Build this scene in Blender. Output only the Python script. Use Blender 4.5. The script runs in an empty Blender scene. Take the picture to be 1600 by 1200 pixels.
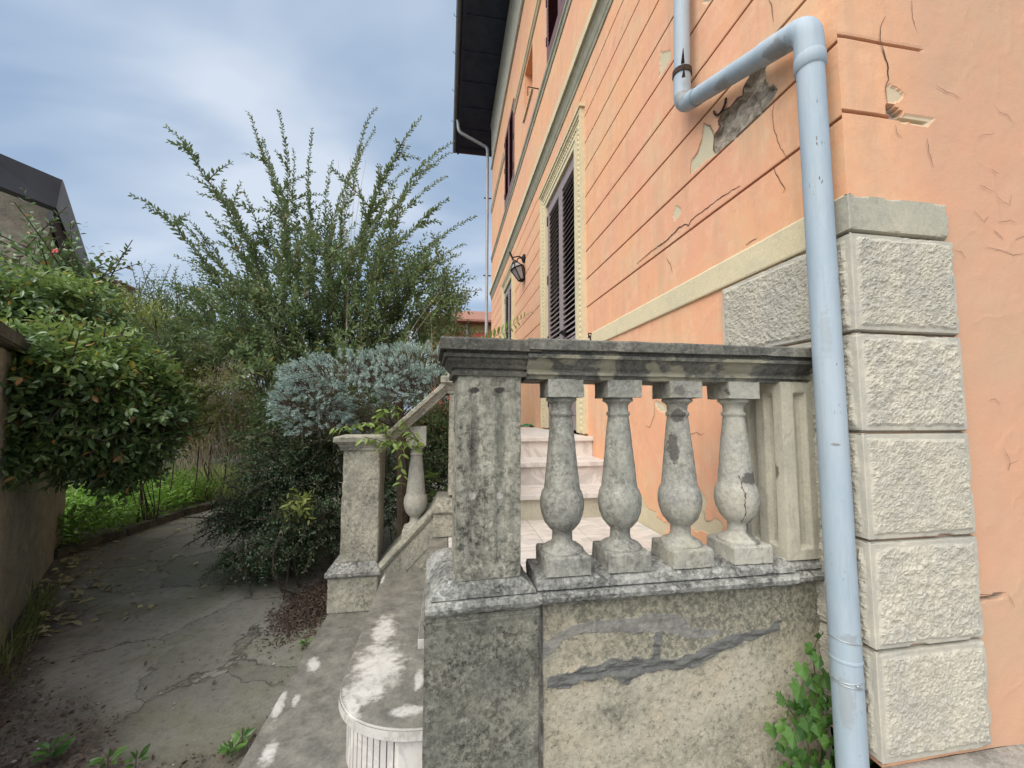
import bpy, bmesh, math, random
import numpy as np
from mathutils import Vector, Matrix
random.seed(7)
rng = np.random.default_rng(11)
scene = bpy.context.scene
# ------------------------------------------------------------------ camera
F_PX, CAM_H = 619.0, 1.0
_yaw, _pitch, _roll = [math.radians(v) for v in (9.45, 4.17, 0.12)]
_base = np.array([[1, 0, 0], [0, 0, -1], [0, 1, 0]], float)
_Y = np.array([[math.cos(_yaw), -math.sin(_yaw), 0], [math.sin(_yaw), math.cos(_yaw), 0], [0, 0, 1]])
_P = np.array([[1, 0, 0], [0, math.cos(_pitch), math.sin(_pitch)], [0, -math.sin(_pitch), math.cos(_pitch)]])
_R = np.array([[math.cos(_roll), -math.sin(_roll), 0], [math.sin(_roll), math.cos(_roll), 0], [0, 0, 1]])
RC = _R @ _P @ _base @ _Y
def at(x, y, axis, val):
    """photo pixel -> the point of a real plane (world X, Y or Z = val)"""
    d = RC.T @ np.array([(x - 800) / F_PX, (y - 600) / F_PX, 1.0])
    i = 'XYZ'.index(axis); o = np.array([0, 0, CAM_H])
    return o + d * (val - o[i]) / d[i]
cam = bpy.data.cameras.new('camera'); camo = bpy.data.objects.new('camera', cam)
scene.collection.objects.link(camo); scene.camera = camo
right, up, back = RC[0], -RC[1], -RC[2]
camo.matrix_world = Matrix(((right[0], up[0], back[0], 0), (right[1], up[1], back[1], 0), (right[2], up[2], back[2], CAM_H), (0, 0, 0, 1)))
cam.sensor_width = 36; cam.lens = F_PX / 1600 * 36; cam.clip_start = 0.02; cam.clip_end = 500
scene.view_settings.view_transform = 'Standard'; scene.view_settings.look = 'None'
scene.view_settings.exposure = 0.86; scene.view_settings.gamma = 1
scene.cycles.use_denoising = True; scene.cycles.denoising_prefilter = 'ACCURATE'
scene.cycles.max_bounces = 6; scene.cycles.transparent_max_bounces = 4
# ------------------------------------------------------------------ sky and sun (overcast)
world = bpy.data.worlds.new('World'); scene.world = world; world.use_nodes = True
SUN_EL, SUN_AZ = math.radians(47), math.radians(226)   # azimuth clockwise from +Y
def build_world():
    nt = world.node_tree; N, L = nt.nodes, nt.links
    for n in list(N): N.remove(n)
    out = N.new('ShaderNodeOutputWorld'); bg = N.new('ShaderNodeBackground'); bg.inputs[1].default_value = 0.1
    sky = N.new('ShaderNodeTexSky'); sky.sky_type = 'NISHITA'; sky.sun_disc = False
    sky.sun_elevation = SUN_EL; sky.sun_rotation = SUN_AZ; sky.air_density = 1.0; sky.dust_density = 2.0
    tc = N.new('ShaderNodeTexCoord'); sep = N.new('ShaderNodeSeparateXYZ'); L.new(tc.outputs['Generated'], sep.inputs[0])
    add = N.new('ShaderNodeMath'); add.operation = 'ADD'; add.inputs[1].default_value = 0.22; L.new(sep.outputs[2], add.inputs[0])
    mx = N.new('ShaderNodeMath'); mx.operation = 'MAXIMUM'; mx.inputs[1].default_value = 0.08; L.new(add.outputs[0], mx.inputs[0])
    cx = N.new('ShaderNodeMath'); cx.operation = 'DIVIDE'; L.new(sep.outputs[0], cx.inputs[0]); L.new(mx.outputs[0], cx.inputs[1])
    cy = N.new('ShaderNodeMath'); cy.operation = 'DIVIDE'; L.new(sep.outputs[1], cy.inputs[0]); L.new(mx.outputs[0], cy.inputs[1])
    cb = N.new('ShaderNodeCombineXYZ'); L.new(cx.outputs[0], cb.inputs[0]); L.new(cy.outputs[0], cb.inputs[1])
    mp = N.new('ShaderNodeMapping'); mp.inputs['Location'].default_value = (9.4, 5.0, 0); mp.inputs['Rotation'].default_value = (0, 0, 0.5)
    mp.inputs['Scale'].default_value = (0.75, 1.5, 1); L.new(cb.outputs[0], mp.inputs[0])
    n1 = N.new('ShaderNodeTexNoise'); n1.inputs['Scale'].default_value = 1.15; n1.inputs['Detail'].default_value = 4; n1.inputs['Roughness'].default_value = 0.45
    n1.inputs['Distortion'].default_value = 0.35
    L.new(mp.outputs[0], n1.inputs[0])
    r = N.new('ShaderNodeValToRGB'); L.new(n1.outputs[0], r.inputs[0])
    els = r.color_ramp.elements
    els[0].position = 0.30; els[0].color = (1.3, 1.85, 2.6, 1)
    els[1].position = 0.66; els[1].color = (3.3, 3.65, 4.15, 1)
    e = els.new(0.44); e.color = (1.6, 2.15, 2.95, 1)
    e = els.new(0.54); e.color = (2.2, 2.7, 3.4, 1)
    mix = N.new('ShaderNodeMix'); mix.data_type = 'RGBA'; mix.inputs[0].default_value = 0.88
    L.new(sky.outputs[0], mix.inputs[6]); L.new(r.outputs[0], mix.inputs[7])
    # an overcast sky is brightest overhead and around the hidden sun
    dt = N.new('ShaderNodeVectorMath'); dt.operation = 'DOT_PRODUCT'; L.new(tc.outputs['Generated'], dt.inputs[0])
    dt.inputs[1].default_value = (math.sin(SUN_AZ) * math.cos(SUN_EL), math.cos(SUN_AZ) * math.cos(SUN_EL), math.sin(SUN_EL))
    g1 = N.new('ShaderNodeMapRange'); g1.inputs[1].default_value = 0.5; g1.inputs[2].default_value = 1.0; g1.inputs[3].default_value = 1.22; g1.inputs[4].default_value = 4.8; L.new(dt.outputs['Value'], g1.inputs[0])
    g2 = N.new('ShaderNodeMapRange'); g2.inputs[1].default_value = 0.80; g2.inputs[2].default_value = 1.0; g2.inputs[3].default_value = 0.0; g2.inputs[4].default_value = 1.6; L.new(sep.outputs[2], g2.inputs[0])
    g3 = N.new('ShaderNodeMath'); g3.operation = 'ADD'; L.new(g1.outputs[0], g3.inputs[0]); L.new(g2.outputs[0], g3.inputs[1]); L.new(g3.outputs[0], bg.inputs[1])
    g4 = N.new('ShaderNodeMath'); g4.operation = 'MULTIPLY'; g4.inputs[1].default_value = 0.1; L.new(g3.outputs[0], g4.inputs[0]); L.new(g4.outputs[0], bg.inputs[1])
    wf = N.new('ShaderNodeMapRange'); wf.inputs[1].default_value = 0.5; wf.inputs[2].default_value = 0.9; wf.inputs[3].default_value = 0.0; wf.inputs[4].default_value = 0.9; L.new(dt.outputs['Value'], wf.inputs[0])
    wm = N.new('ShaderNodeMix'); wm.data_type = 'RGBA'; L.new(wf.outputs[0], wm.inputs[0]); L.new(mix.outputs[2], wm.inputs[6]); wm.inputs[7].default_value = (3.5, 3.35, 3.05, 1)
    L.new(wm.outputs[2], bg.inputs[0]); L.new(bg.outputs[0], out.inputs[0])
build_world()
sun = bpy.data.lights.new('sun', 'SUN'); sun.energy = 1.15; sun.angle = math.radians(50); sun.color = (1.0, 0.95, 0.88)
suno = bpy.data.objects.new('sun', sun); scene.collection.objects.link(suno)
_sd = Vector((math.sin(SUN_AZ) * math.cos(SUN_EL), math.cos(SUN_AZ) * math.cos(SUN_EL), math.sin(SUN_EL)))
suno.rotation_euler = _sd.to_track_quat('Z', 'Y').to_euler()
# ------------------------------------------------------------------ numpy noise
def _h(ix, iy, iz, s):
    n = (ix * 374761393 + iy * 668265263 + iz * 2147483647 + s * 974711) & 0xffffffff
    n = ((n ^ (n >> 13)) * 1274126177) & 0xffffffff
    n = (n ^ (n >> 16)) & 0xffffffff
    return n / 4294967295.0
def vnoise(p, scale=1.0, seed=0):
    q = np.asarray(p, float) * scale
    i = np.floor(q).astype(np.int64); f = q - i; f = f * f * (3 - 2 * f)
    r = 0
    for dx in (0, 1):
        for dy in (0, 1):
            for dz in (0, 1):
                w = (f[:, 0] if dx else 1 - f[:, 0]) * (f[:, 1] if dy else 1 - f[:, 1]) * (f[:, 2] if dz else 1 - f[:, 2])
                r = r + w * _h(i[:, 0] + dx, i[:, 1] + dy, i[:, 2] + dz, seed)
    return r * 2 - 1
def fbm(p, scale=1.0, octs=4, seed=0, rough=0.5):
    r = 0; a = 1; t = 0
    for o in range(octs):
        r = r + a * vnoise(p, scale * 2.03 ** o, seed + o * 17); t += a; a *= rough
    return r / t
# ------------------------------------------------------------------ object helpers
def tag(o, label=None, cat=None, group=None, kind=None):
    if label: o['label'] = label
    if cat: o['category'] = cat
    if group: o['group'] = group
    if kind: o['kind'] = kind
    return o
def thing(name, label, cat, loc=(0, 0, 0), group=None, kind=None):
    o = bpy.data.objects.new(name, None); scene.collection.objects.link(o); o.location = loc
    o.empty_display_size = 0.1
    return tag(o, label, cat, group, kind)
def place(o, parent):
    scene.collection.objects.link(o)
    if parent is not None:
        o.parent = parent
        l = Vector((0, 0, 0)); p = parent
        while p is not None: l += p.location; p = p.parent
        o.location = -l                   # meshes are built in world coordinates
    return o
def np_mesh(name, V, Fc, m, parent=None, smooth=False, attr=None, tri=False):
    me = bpy.data.meshes.new(name)
    V = np.asarray(V, np.float32); Fc = np.asarray(Fc, np.int32); k = Fc.shape[1]
    me.vertices.add(len(V)); me.vertices.foreach_set('co', V.ravel())
    me.loops.add(Fc.size); me.loops.foreach_set('vertex_index', Fc.ravel())
    me.polygons.add(len(Fc)); me.polygons.foreach_set('loop_start', np.arange(0, Fc.size, k, dtype=np.int32))
    me.update(calc_edges=True); me.validate()
    me.polygons.foreach_set('use_smooth', np.full(len(me.polygons), smooth))
    if attr:
        for nm, vals in attr.items():
            a = me.attributes.new(nm, 'FLOAT', 'POINT'); a.data.foreach_set('value', np.asarray(vals, np.float32))
    if m: me.materials.append(m)
    return place(bpy.data.objects.new(name, me), parent)
def bm_obj(name, bm, m, parent=None, smooth=False):
    me = bpy.data.meshes.new(name); bm.normal_update(); bm.to_mesh(me); bm.free()
    if smooth: me.polygons.foreach_set('use_smooth', np.full(len(me.polygons), True))
    if m: me.materials.append(m)
    return place(bpy.data.objects.new(name, me), parent)
def box(bm, x0, x1, y0, y1, z0, z1, bev=0.0):
    vs = [bm.verts.new((x, y, z)) for z in (z0, z1) for x, y in ((x0, y0), (x1, y0), (x1, y1), (x0, y1))]
    fs = [(3, 2, 1, 0), (4, 5, 6, 7), (0, 1, 5, 4), (1, 2, 6, 5), (2, 3, 7, 6), (3, 0, 4, 7)]
    nf = [bm.faces.new([vs[i] for i in f]) for f in fs]
    if bev:
        es = list({e for f in nf for e in f.edges})
        bmesh.ops.bevel(bm, geom=es, offset=bev, segments=2, affect='EDGES', profile=0.6)
def tube(bm, pts, r, seg=10, cap=True):
    """swept round tube; r number or list"""
    pts = [Vector(p) for p in pts]; n = len(pts)
    rs = r if isinstance(r, (list, tuple)) else [r] * n
    rings = []; prev = None
    for i, p in enumerate(pts):
        t = (pts[min(i + 1, n - 1)] - pts[max(i - 1, 0)]).normalized()
        if prev is None:
            a = Vector((0, 0, 1)) if abs(t.z) < 0.9 else Vector((1, 0, 0))
            u = t.cross(a).normalized()
        else:
            u = (prev - t * prev.dot(t)).normalized()
        prev = u; v = t.cross(u)
        rings.append([bm.verts.new(p + (u * math.cos(2 * math.pi * k / seg) + v * math.sin(2 * math.pi * k / seg)) * rs[i]) for k in range(seg)])
    for a, b in zip(rings, rings[1:]):
        for k in range(seg):
            bm.faces.new((a[k], a[(k + 1) % seg], b[(k + 1) % seg], b[k]))
    if cap:
        bm.faces.new(rings[0][::-1]); bm.faces.new(rings[-1])
def lathe(bm, cx, cy, prof, seg=32):
    rings = [[bm.verts.new((cx + r * math.cos(2 * math.pi * k / seg), cy + r * math.sin(2 * math.pi * k / seg), z)) for k in range(seg)] for r, z in prof]
    for a, b in zip(rings, rings[1:]):
        for k in range(seg): bm.faces.new((a[k], a[(k + 1) % seg], b[(k + 1) % seg], b[k]))
    bm.faces.new(rings[0][::-1]); bm.faces.new(rings[-1])
def stack(bm, cx, cy, prof):
    """rectangular moulding stack: prof rows (z, half x, half y)"""
    rings = [[bm.verts.new((cx + sx * a, cy + sy * b, z)) for sx, sy in ((-1, -1), (1, -1), (1, 1), (-1, 1))] for z, a, b in prof]
    for p, q in zip(rings, rings[1:]):
        for k in range(4): bm.faces.new((p[k], p[(k + 1) % 4], q[(k + 1) % 4], q[k]))
    bm.faces.new(rings[0][::-1]); bm.faces.new(rings[-1])
def extrude_prof(bm, prof, A, B, axis='X', cap=True):
    """prof: closed list of (u, z); axis X: u is Y; axis Y: u is X"""
    def P(t, u, z): return (t, u, z) if axis == 'X' else (u, t, z)
    a = [bm.verts.new(P(A, u, z)) for u, z in prof]; b = [bm.verts.new(P(B, u, z)) for u, z in prof]
    n = len(prof)
    for k in range(n): bm.faces.new((a[k], a[(k + 1) % n], b[(k + 1) % n], b[k]))
    if cap: bm.faces.new(a[::-1]); bm.faces.new(b)
def worn(bm, size=0.014, amp=0.002, seed=0, chip=0.0, bev=0.0):
    """subdivide to small faces and weather the surface with real displacement"""
    bmesh.ops.recalc_face_normals(bm, faces=bm.faces)
    if bev:
        es = [e for e in bm.edges if len(e.link_faces) == 2 and e.calc_face_angle(0) > 0.5]
        bmesh.ops.bevel(bm, geom=es, offset=bev, segments=2, affect='EDGES', clamp_overlap=True)
    for it in range(8):
        es = [e for e in bm.edges if e.calc_length() > size * 1.6]
        if not es: break
        bmesh.ops.subdivide_edges(bm, edges=es, cuts=1, use_grid_fill=True)
    bmesh.ops.triangulate(bm, faces=[f for f in bm.faces if len(f.verts) > 4])
    bm.normal_update()
    vs = list(bm.verts)
    P = np.array([v.co[:] for v in vs]); Nn = np.array([v.normal[:] for v in vs])
    d = amp * (fbm(P, 9, 3, seed) + 0.7 * fbm(P, 45, 3, seed + 5))
    if chip:
        c = fbm(P, 16, 3, seed + 9); d = d - chip * np.clip(c - 0.38, 0, 1) * 4
    Q = P + Nn * d[:, None]
    for v, q in zip(vs, Q): v.co = q
# ------------------------------------------------------------------ materials
def newmat(name):
    m = bpy.data.materials.new(name); m.use_nodes = True
    nt = m.node_tree; b = nt.nodes['Principled BSDF']
    return m, nt, b
class NB:
    """tiny node builder; coordinates are world positions in metres"""
    def __init__(s, nt): s.nt = nt; s.g = nt.nodes.new('ShaderNodeNewGeometry').outputs['Position']
    def n(s, t, **k):
        o = s.nt.nodes.new(t)
        for a, v in k.items(): setattr(o, a, v)
        return o
    def link(s, a, b): s.nt.links.new(a, b)
    def coord(s, sc=(1, 1, 1), loc=(0, 0, 0)):
        m = s.n('ShaderNodeMapping'); m.inputs['Scale'].default_value = sc; m.inputs['Location'].default_value = loc
        s.link(s.g, m.inputs[0]); return m.outputs[0]
    def noise(s, scale, detail=4, rough=0.55, sc=(1, 1, 1), loc=(0, 0, 0), dist=0.0):
        o = s.n('ShaderNodeTexNoise'); o.inputs['Scale'].default_value = scale; o.inputs['Detail'].default_value = detail
        o.inputs['Roughness'].default_value = rough; o.inputs['Distortion'].default_value = dist
        s.link(s.coord(sc, loc), o.inputs['Vector']); return o.outputs['Fac']
    def voro(s, scale, feature='F1', sc=(1, 1, 1), loc=(0, 0, 0), out='Distance'):
        o = s.n('ShaderNodeTexVoronoi', feature=feature); o.inputs['Scale'].default_value = scale
        s.link(s.coord(sc, loc), o.inputs['Vector']); return o.outputs[out]
    def step(s, v, a, b, invert=False):
        o = s.n('ShaderNodeMapRange'); o.inputs[1].default_value = a; o.inputs[2].default_value = b
        if invert: o.inputs[3].default_value = 1; o.inputs[4].default_value = 0
        s.link(v, o.inputs[0]); return o.outputs[0]
    def math(s, op, a, b=None):
        o = s.n('ShaderNodeMath', operation=op)
        for i, v in enumerate((a, b)):
            if v is None: continue
            if isinstance(v, (int, float)): o.inputs[i].default_value = v
            else: s.link(v, o.inputs[i])
        return o.outputs[0]
    def mix(s, f, a, b, mode='MIX'):
        o = s.n('ShaderNodeMix', data_type='RGBA', blend_type=mode)
        for i, v in ((0, f), (6, a), (7, b)):
            if isinstance(v, (int, float)): o.inputs[i].default_value = v
            elif isinstance(v, tuple): o.inputs[i].default_value = (*v, 1)
            else: s.link(v, o.inputs[i])
        return o.outputs[2]
    def attr(s, name):
        o = s.n('ShaderNodeAttribute'); o.attribute_name = name; return o.outputs['Fac']
    def bump(s, h, strength, dist, b):
        o = s.n('ShaderNodeBump'); o.inputs['Strength'].default_value = strength; o.inputs['Distance'].default_value = dist
        s.link(h, o.inputs['Height'])
        if b.inputs['Normal'].is_linked: s.link(b.inputs['Normal'].links[0].from_socket, o.inputs['Normal'])
        s.link(o.outputs[0], b.inputs['Normal'])
    def sep(s):
        o = s.n('ShaderNodeSeparateXYZ'); s.link(s.g, o.inputs[0]); return o.outputs
def stone(name, light, mid, dark, k_mid=0.5, k_dark=0.45, streak=0.5, seed=0.0, speck=0.6, bump=0.6, extra=None):
    """weathered cement stone: patches of light render, grey film, black lichen, speckle and rain streaks"""
    m, nt, b = newmat(name); s = NB(nt); L = (seed * 3.7, seed * 1.3, seed * 2.1)
    a = s.noise(5.5, 8, 0.72, loc=L); c = s.noise(1.0, 8, 0.78, sc=(30, 30, 3.0), loc=L)
    base = s.mix(s.step(a, 0.66 - 0.4 * k_mid - 0.04, 0.82 - 0.4 * k_mid), light, mid)
    fine = s.noise(120, 5, 0.8, loc=L)
    base = s.mix(s.math('MULTIPLY', s.step(fine, 0.4, 0.62), 0.3), base, tuple(v * 1.45 for v in light))
    dk = s.math('ADD', s.math('MULTIPLY', s.noise(6, 12, 0.82, loc=(L[1], L[0], 3)), 1 - 0.55 * streak), s.math('MULTIPLY', c, 0.55 * streak))
    dkf = s.step(dk, 0.60 - 0.3 * k_dark, 0.84 - 0.3 * k_dark)
    base = s.mix(s.math('MULTIPLY', dkf, 0.9), base, dark)
    sp = s.math('MULTIPLY', s.step(s.noise(62, 8, 0.78, loc=L), 0.47, 0.59), s.step(s.noise(8, 8, 0.8, loc=(L[2], 0, L[0])), 0.36, 0.62))
    base = s.mix(s.math('MULTIPLY', sp, speck), base, tuple(v * 0.7 for v in dark))
    sl = s.math('MULTIPLY', s.step(s.noise(75, 8, 0.8, loc=(L[2], 4, L[0])), 0.51, 0.62), s.step(s.noise(9, 8, 0.8, loc=(L[0], 2, L[1])), 0.42, 0.6))
    base = s.mix(s.math('MULTIPLY', sl, 0.55 * speck), base, tuple(min(1, v * 1.7) for v in light))
    if extra: base = extra(s, base)
    s.link(base, b.inputs['Base Color']); b.inputs['Roughness'].default_value = 0.92
    b.inputs['Specular IOR Level'].default_value = 0.2
    s.bump(s.noise(150, 6, 0.75, loc=L), bump, 0.004, b)
    s.bump(s.math('ADD', a, s.math('MULTIPLY', sp, -0.5)), bump, 0.006, b)
    return m
def plain(name, col, rough=0.6, metal=0.0, var=0.15, scale=12, bump=0.0, spec=0.5):
    m, nt, b = newmat(name); s = NB(nt)
    n = s.noise(scale, 5, 0.6)
    s.link(s.mix(s.step(n, 0.3, 0.7), tuple(c * (1 - var) for c in col), tuple(min(1, c * (1 + var)) for c in col)), b.inputs['Base Color'])
    b.inputs['Roughness'].default_value = rough; b.inputs['Metallic'].default_value = metal; b.inputs['Specular IOR Level'].default_value = spec
    if bump: s.bump(s.noise(scale * 6, 4), bump, 0.003, b)
    return m
def leafmat(name, dark, light, old=None, rough=0.42, trans=0.25, spec=0.5):
    m, nt, b = newmat(name); s = NB(nt)
    r = s.attr('rnd'); cl = s.noise(2.2, 3)
    f = s.math('ADD', s.math('MULTIPLY', r, 0.6), s.math('MULTIPLY', s.step(cl, 0.35, 0.65), 0.4))
    c = s.mix(f, dark, light)
    if old: c = s.mix(s.step(r, 0.965, 0.975), c, old)
    s.link(c, b.inputs['Base Color']); b.inputs['Roughness'].default_value = rough; b.inputs['Specular IOR Level'].default_value = spec
    t = s.n('ShaderNodeBsdfTranslucent'); s.link(s.mix(0.4, c, tuple(min(1, v * 1.8) for v in light)), t.inputs[0])
    ms = s.n('ShaderNodeMixShader'); ms.inputs[0].default_value = trans
    s.link(b.outputs[0], ms.inputs[1]); s.link(t.outputs[0], ms.inputs[2])
    s.link(ms.outputs[0], nt.nodes['Material Output'].inputs['Surface'])
    return m
def spots(items, inner=None):
    def f(s, base):
        if inner: base = inner(s, base)
        for c, rad, col, k in items:
            mp = s.n('ShaderNodeMapping'); mp.vector_type = 'TEXTURE'; mp.inputs['Location'].default_value = tuple(c); mp.inputs['Scale'].default_value = rad
            s.link(s.g, mp.inputs[0]); le = s.n('ShaderNodeVectorMath', operation='LENGTH'); s.link(mp.outputs[0], le.inputs[0])
            v = s.math('ADD', le.outputs['Value'], s.math('MULTIPLY', s.math('SUBTRACT', s.noise(45, 8, 0.75), 0.5), 2.2))
            base = s.mix(s.math('MULTIPLY', s.step(v, 1.05, 0.80), k), base, col)
        return base
    return f
DK = (0.055, 0.053, 0.05)
def orange_wall():
    m, nt, b = newmat('orange_plaster'); s = NB(nt)
    big = s.noise(1.1, 5, 0.6, loc=(2, 0, 0)); fine = s.noise(18, 6, 0.65)
    A = (0.755, 0.405, 0.22); B = (0.71, 0.37, 0.24); C = (0.66, 0.46, 0.29)
    c = s.mix(s.step(big, 0.38, 0.62), A, B)
    c = s.mix(s.math('MULTIPLY', s.step(s.noise(2.6, 8, 0.75, loc=(0, 5, 0)), 0.48, 0.62), 0.65), c, C)
    c = s.mix(s.math('MULTIPLY', s.step(fine, 0.5, 0.8), 0.18), c, (0.85, 0.55, 0.38))
    st = s.noise(1, 4, 0.6, sc=(9, 9, 0.8))
    c = s.mix(s.math('MULTIPLY', s.step(st, 0.5, 0.7), 0.35), c, (0.56, 0.33, 0.21))
    c = s.mix(s.math('MULTIPLY', s.step(s.noise(7, 10, 0.8, loc=(1, 1, 4)), 0.52, 0.62), 0.22), c, (0.86, 0.60, 0.42))
    c = s.mix(s.math('MULTIPLY', s.step(s.noise(11, 10, 0.85, loc=(9, 1, 4)), 0.54, 0.64), 0.4), c, (0.52, 0.31, 0.20))
    c = s.mix(s.math('MULTIPLY', s.step(s.noise(1.0, 8, 0.75, sc=(14, 14, 1.1), loc=(2, 2, 0)), 0.52, 0.62), 0.3), c, (0.50, 0.34, 0.24))
    # attributes: groove (red-brown joints), flake (bare cream skim), rubble (bare grey core)
    gz = s.attr('groove'); c = s.mix(s.math('MULTIPLY', gz, 0.75), c, (0.27, 0.105, 0.055))
    c = s.mix(s.attr('pink'), c, s.mix(s.step(s.noise(1.6, 6, 0.65, loc=(7, 0, 1)), 0.35, 0.65), (0.60, 0.33, 0.215), (0.53, 0.35, 0.235)))
    c = s.mix(s.attr('flake'), c, s.mix(fine, (0.62, 0.55, 0.40), (0.50, 0.44, 0.30)))
    rb = s.mix(s.step(s.noise(22, 8, 0.8, dist=1.0), 0.35, 0.65), (0.20, 0.165, 0.13), (0.52, 0.46, 0.38))
    c = s.mix(s.attr('rubble'), c, rb)
    s.link(c, b.inputs['Base Color']); b.inputs['Roughness'].default_value = 0.9; b.inputs['Specular IOR Level'].default_value = 0.2
    s.bump(s.noise(6, 6, 0.65), 0.5, 0.01, b); s.bump(s.noise(160, 4, 0.6), 0.3, 0.002, b)
    return m
M = {}
M['orange'] = orange_wall()
M['cream'] = stone('cream_band', (0.60, 0.52, 0.35), (0.50, 0.46, 0.33), (0.40, 0.37, 0.27), 0.4, 0.15, 0.3, 1, 0.12, 0.3)
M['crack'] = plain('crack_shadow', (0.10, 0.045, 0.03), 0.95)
M['pillar'] = stone('mottled_pillar_stone', (0.34, 0.33, 0.27), (0.22, 0.215, 0.18), (0.06, 0.06, 0.052), 0.5, 0.52, 0.95, 2, 1.0, extra=spots([(at(741, 610, 'Y', 1.15), (0.016, 0.02, 0.010), DK, 0.9), (at(781, 610, 'Y', 1.15), (0.018, 0.02, 0.010), DK, 0.9), (at(738, 776, 'Y', 1.15), (0.010, 0.02, 0.010), (0.5, 0.49, 0.44), 0.8), (at(780, 776, 'Y', 1.15), (0.010, 0.02, 0.010), (0.5, 0.49, 0.44), 0.8), (at(742, 680, 'Y', 1.15), (0.014, 0.02, 0.13), DK, 0.45), (at(783, 690, 'Y', 1.15), (0.014, 0.02, 0.13), DK, 0.4)]))
M['pedestal'] = stone('pedestal_stone', (0.26, 0.255, 0.205), (0.165, 0.163, 0.14), (0.06, 0.06, 0.052), 0.6, 0.55, 0.4, 3, 1.0)
M['rail'] = stone('blackened_rail_stone', (0.26, 0.245, 0.19), (0.105, 0.105, 0.095), (0.035, 0.035, 0.034), 0.75, 0.62, 0.2, 4, 0.5)
M['sill'] = stone('lichened_sill_stone', (0.40, 0.40, 0.37), (0.22, 0.22, 0.205), (0.055, 0.055, 0.052), 0.5, 0.5, 0.1, 5, 0.85, 0.9)
M['bal_grey'] = stone('grey_cement_baluster', (0.34, 0.335, 0.29), (0.24, 0.24, 0.22), (0.09, 0.09, 0.08), 0.5, 0.45, 0.6, 6, 0.8, 0.5)
M['bal_mix'] = stone('patched_baluster', (0.40, 0.38, 0.31), (0.27, 0.27, 0.255), (0.10, 0.10, 0.09), 0.65, 0.34, 0.7, 7.5, 0.5, 0.45, spots([(at(1063, 650, 'Y', 1.17), (0.022, 0.05, 0.022), DK, 0.8), (at(1055, 700, 'Y', 1.17), (0.012, 0.05, 0.055), DK, 0.75), (at(1060, 610, 'Y', 1.16), (0.02, 0.05, 0.02), DK, 0.5)]))
M['bal_cream'] = stone('cream_baluster', (0.41, 0.395, 0.335), (0.32, 0.315, 0.295), (0.11, 0.105, 0.095), 0.5, 0.3, 0.6, 8, 0.4, 0.4, spots([(at(1170, 748, 'Y', 1.16), (0.034, 0.06, 0.020), (0.10, 0.097, 0.09), 0.9), (at(1172, 830, 'Y', 1.18), (0.02, 0.06, 0.05), (0.12, 0.117, 0.11), 0.8), (at(1130, 612, 'Y', 1.15), (0.028, 0.04, 0.018), DK, 0.85)]))
M['halfpier'] = stone('cream_fluted_pier', (0.47, 0.445, 0.355), (0.39, 0.375, 0.31), (0.17, 0.165, 0.14), 0.5, 0.32, 0.9, 9, 0.12, 0.3, spots([(at(1218, 737, 'X', 1.105), (0.03, 0.012, 0.03), (0.13, 0.115, 0.09), 0.9), (at(1275, 640, 'Y', 1.15), (0.016, 0.03, 0.10), DK, 0.85), (at(1282, 760, 'Y', 1.15), (0.014, 0.03, 0.12), DK, 0.8)]))
M['far_stone'] = stone('far_pier_stone', (0.41, 0.39, 0.315), (0.27, 0.26, 0.22), (0.07, 0.07, 0.062), 0.5, 0.45, 0.5, 10, 0.7)
def quoin_mat():
    m, nt, b = newmat('rough_quoin_stone'); s = NB(nt)
    a = s.noise(9, 6, 0.65); f = s.noise(70, 6, 0.75)
    c = s.mix(s.step(a, 0.38, 0.62), (0.52, 0.49, 0.41), (0.41, 0.395, 0.345))
    c = s.mix(s.math('MULTIPLY', s.step(s.noise(3.5, 4, 0.6, loc=(4, 4, 0)), 0.55, 0.7), 0.45), c, (0.33, 0.33, 0.35))
    c = s.mix(s.attr('tone'), c, (0.36, 0.34, 0.28))
    pit = s.attr('pit')
    c = s.mix(s.math('MULTIPLY', s.attr('joint'), 0.7), c, (0.20, 0.19, 0.14))
    c = s.mix(s.math('MULTIPLY', pit, 0.35), c, (0.33, 0.30, 0.24))
    c = s.mix(s.math('MULTIPLY', s.step(f, 0.5, 0.72), 0.3), c, (0.66, 0.62, 0.51))
    s.link(c, b.inputs['Base Color']); b.inputs['Roughness'].default_value = 0.95; b.inputs['Specular IOR Level'].default_value = 0.15
    s.bump(s.noise(130, 6, 0.7), 0.6, 0.004, b); s.bump(s.noise(420, 4, 0.7), 0.4, 0.0015, b)
    return m
M['quoin'] = quoin_mat()
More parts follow.
